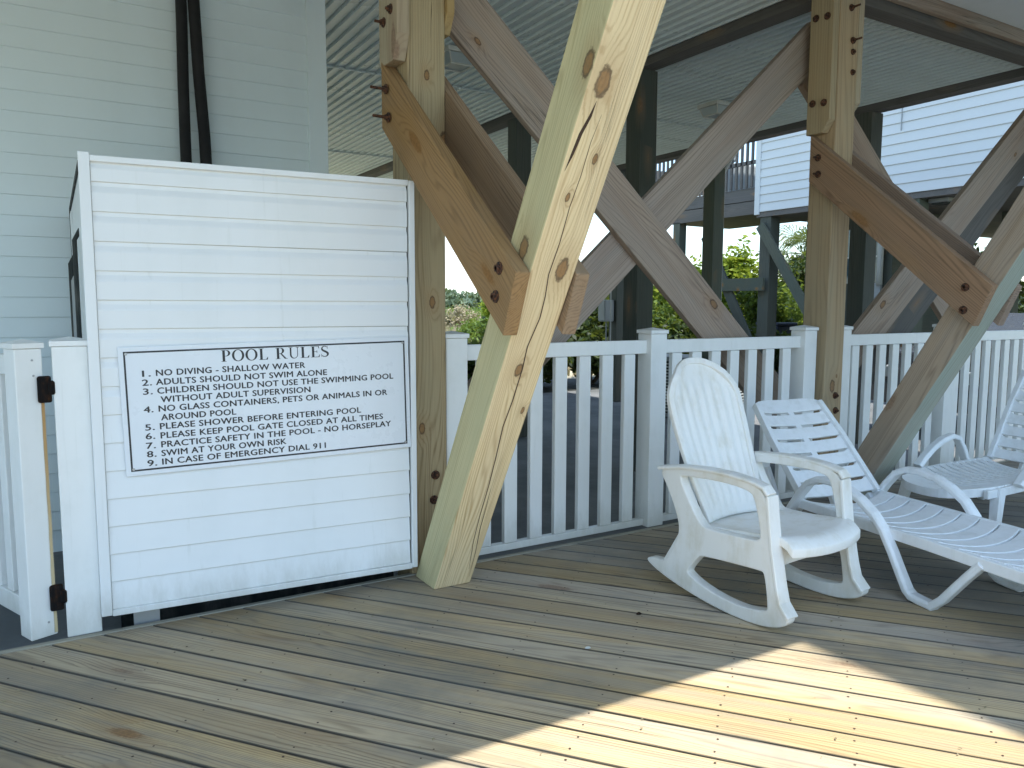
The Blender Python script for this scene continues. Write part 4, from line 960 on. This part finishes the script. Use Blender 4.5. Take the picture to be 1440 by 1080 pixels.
# ================================================================== VEGETATION
def leaves(name, mat, parent, c, rad, n, size, elong=2.2, clump=40, droop=0., seed=1, flat=1.):
    r = np.random.default_rng(seed); c = np.array(c); rad = np.array(rad)
    cl = r.normal(size=(clump, 3)); cl /= np.linalg.norm(cl, axis=1)[:, None]; cl *= (r.random((clump, 1)) ** .4) * .85
    k = r.integers(0, clump, n); p = cl[k] + r.normal(size=(n, 3)) * .14 * (0.6 + r.random((clump, 1))[k])
    p[:, 2] = np.maximum(p[:, 2], -.98); p = c + p * rad
    d = r.normal(size=(n, 3)); d[:, 2] = d[:, 2] * .6 + .25 - droop; d /= np.linalg.norm(d, axis=1)[:, None]
    s = np.cross(d, r.normal(size=(n, 3))); s /= np.linalg.norm(s, axis=1)[:, None]
    sz = size * (.6 + .8 * r.random((n, 1))); L = d * sz * elong * .5; Wd = s * sz * .5
    v = np.stack([p - L, p + Wd, p + L, p - Wd], 1).reshape(-1, 3)
    me = bpy.data.meshes.new(name); me.vertices.add(len(v)); me.vertices.foreach_set('co', v.ravel()); me.loops.add(len(v)); me.loops.foreach_set('vertex_index', np.arange(len(v), dtype=np.int32))
    me.polygons.add(n); me.polygons.foreach_set('loop_start', np.arange(0, 4 * n, 4, dtype=np.int32)); me.update(calc_edges=True); me.validate()
    me.materials.append(M[mat]); o = bpy.data.objects.new(name, me); COL.objects.link(o); place(o, parent); return o
def bush(lab, x, y, h, w, mat, n=5000, size=.07, seed=1, trunk=True, cat='bush', name='bush', z0=-.24, elong=2.2, clump=45):
    t = thing(name, lab, cat, (x, y, z0))
    leaves('crown', mat, t, (x, y, z0 + h * .55), (w / 2, w / 2, h * .5), n, size, elong, clump, seed=seed)
    r = random.Random(seed); m = MB()
    for k in range(6):
        a = r.uniform(0, 6.28); e = (x + math.cos(a) * w * .3, y + math.sin(a) * w * .3, z0 + h * r.uniform(.55, .8)); m.tube([(x, y, z0 - .05), ((x + e[0]) / 2 + r.uniform(-.1, .1), (y + e[1]) / 2, (z0 + e[2]) / 2), e], [.045, .03, .012], 6, Vector((1, 0, 0)))
    m.build('stems', 'bark', t); return t
bush('bright green dune bush seen left of the light timber', 19.0, 33.0, 2.1, 1.5, 'leaf_bright', 5000, .09, 3)
bush('shadowy bush just above the first fence bay', 11.6, 21.5, 1.05, 2.0, 'leaf_mid', 4000, .06, 4)
bush('greyish dry shrub at the left of the gap', 20.2, 39.5, 1.5, 2.4, 'leaf_dry', 2500, .08, 5)
bush('yellow green shrub right of the dark inner piling', 12.3, 13.7, 2.35, 2.3, 'leaf_bright', 8000, .07, 6)
bush('dense green shrub behind the crossed braces', 11.5, 12.2, 1.75, 1.9, 'leaf_mid', 8000, .05, 7)
bush('tall sunlit shrub left of the downspout', 15.2, 15.7, 2.6, 2.4, 'leaf_bright', 6000, .075, 8)
bush('bright tall shrub right of the downspout', 17.3, 16.0, 3.3, 1.7, 'leaf_bright', 6000, .08, 9)
bush('mid green bush low beneath the cross rail', 16.0, 14.0, 2.3, 2.4, 'leaf_mid', 7000, .07, 10)
bush('vivid green bush beneath the palm', 18.2, 14.6, 2.1, 2.4, 'leaf_bright', 7000, .08, 11)
bush('dark thicket bush behind the neighbouring pilings', 19.5, 15.4, 3.4, 3.6, 'leaf_dark', 9000, .08, 12)
bush('dark shaded shrub seen under the right bay braces', 16.5, 9.6, 2.0, 2.8, 'leaf_dark', 7000, .06, 13)
bush('glossy dark shrub behind the tan timber', 19.5, 10.6, 3.0, 3.4, 'leaf_dark', 7000, .07, 14)
bush('low dark hedge bush beyond the slab behind the first fence post', 6.5, 12.4, .82, 2.2, 'leaf_dark', 9000, .06, 15)
bush('dark hedge bush just right of the light timber foot', 7.9, 12.5, 1.25, 2.2, 'leaf_dark', 12000, .06, 16)
bush('tall dark hedge bush behind the hanging utility box', 9.3, 12.4, 1.72, 2.3, 'leaf_dark', 14000, .06, 17)
bush('dark hedge bush behind the dark inner piling', 10.7, 12.6, 1.5, 2.4, 'leaf_dark', 12000, .06, 18)
bush('dark hedge bush below the sunlit shrubs', 12.3, 12.4, 1.15, 2.2, 'leaf_dark', 10000, .06, 19)
bush('dark hedge bush behind the louvred air conditioners', 13.9, 12.2, 1.15, 2.2, 'leaf_dark', 10000, .06, 20)
# palm
pm = thing('palm_tree', 'shaggy palm seen between the neighbouring piling and the middle piling', 'palm tree', (20.3, 16.3, -.24))
m = MB(); m.tube([(20.3, 16.3, -.3), (20.35, 16.3, 1.5), (20.4, 16.25, 2.9)], [.2, .17, .16], 10, Vector((1, 0, 0))); m.build('trunk', 'bark', pm)
r = random.Random(5)
for k in range(34):
    a = r.uniform(0, 6.28); e = r.uniform(-.9, 1.1); L = r.uniform(.9, 1.35); m = MB(); c0 = Vector((20.4, 16.25, 2.95)); d = Vector((math.cos(a) * math.cos(e), math.sin(a) * math.cos(e), math.sin(e)))
    hub = c0 + d * L * .55; sd = d.cross(Vector((0, 0, 1))).normalized(); up_ = sd.cross(d)
    m.tube([c0, hub], .012, 4)
    for q in range(15):
        th = (q - 7) / 7 * 1.9; dd = (d * math.cos(th) + sd * math.sin(th)).normalized(); tip = hub + dd * L * .75 + Vector((0, 0, -.28 * L)); mid = hub + dd * L * .42; ww = up_.cross(dd).normalized() * .022
        m.add([hub, mid + ww, tip, mid - ww], [(0, 1, 2, 3)])
    m.build('frond', 'leaf_palm' if e > -.3 else 'leaf_dry', pm)
# dune grass and the far wood
def grass(name, lab, x0, x1, y0, y1, n, h, mat, seed, z=-.26):
    r = np.random.default_rng(seed); p = np.stack([r.uniform(x0, x1, n), r.uniform(y0, y1, n), np.full(n, z)], 1); d = r.normal(size=(n, 3)) * .3; d[:, 2] = 1; hh_ = h * (.5 + r.random((n, 1)))
    s = r.normal(size=(n, 3)); s[:, 2] = 0; s /= np.linalg.norm(s, axis=1)[:, None]; s *= .03 * h / .5
    v = np.stack([p - s, p + s, p + d * hh_], 1).reshape(-1, 3); me = bpy.data.meshes.new(name); me.from_pydata(v.tolist(), [], [(3 * i, 3 * i + 1, 3 * i + 2) for i in range(n)]); me.materials.append(M[mat])
    o = bpy.data.objects.new(name, me); COL.objects.link(o); return tag(o, lab, None, kind='stuff')
grass('dune_grass', 'yellow green dune grass beyond the carport', 6, 30, 14, 44, 26000, .45, 'leaf_dry', 1)
grass('marsh_grass', 'green marsh grass before the far wood', 14, 75, 44, 95, 22000, 1.0, 'leaf_mid', 2)
r_ = np.random.default_rng(9); t = None
pts = []
for k in range(260):
    a = R(15 + 62 * k / 260); d = 150 + 18 * r_.random(); pts.append((d * math.cos(a), d * math.sin(a), 2.0 + 2.2 * r_.random()))
vs = []; 
for (x, y, hgt) in pts:
    n = 150; q = r_.normal(size=(n, 3)); q /= np.linalg.norm(q, axis=1)[:, None]; q *= (r_.random((n, 1)) ** .3); q = np.array([x, y, hgt * .5 - .2]) + q * np.array([2.6, 2.6, hgt * .55]); 
    d = r_.normal(size=(n, 3)) * .35; s = r_.normal(size=(n, 3)) * .35; vs.append(np.stack([q - d, q + s, q + d, q - s], 1).reshape(-1, 3))
v = np.concatenate(vs); me = bpy.data.meshes.new('far_wood'); n = len(v) // 4; me.vertices.add(len(v)); me.vertices.foreach_set('co', v.ravel()); me.loops.add(len(v)); me.loops.foreach_set('vertex_index', np.arange(len(v), dtype=np.int32)); me.polygons.add(n); me.polygons.foreach_set('loop_start', np.arange(0, 4 * n, 4, dtype=np.int32)); me.update(calc_edges=True)
me.materials.append(M['leaf_far']); o = bpy.data.objects.new('far_wood', me); COL.objects.link(o); tag(o, 'low far off wood along the horizon', None, kind='stuff')
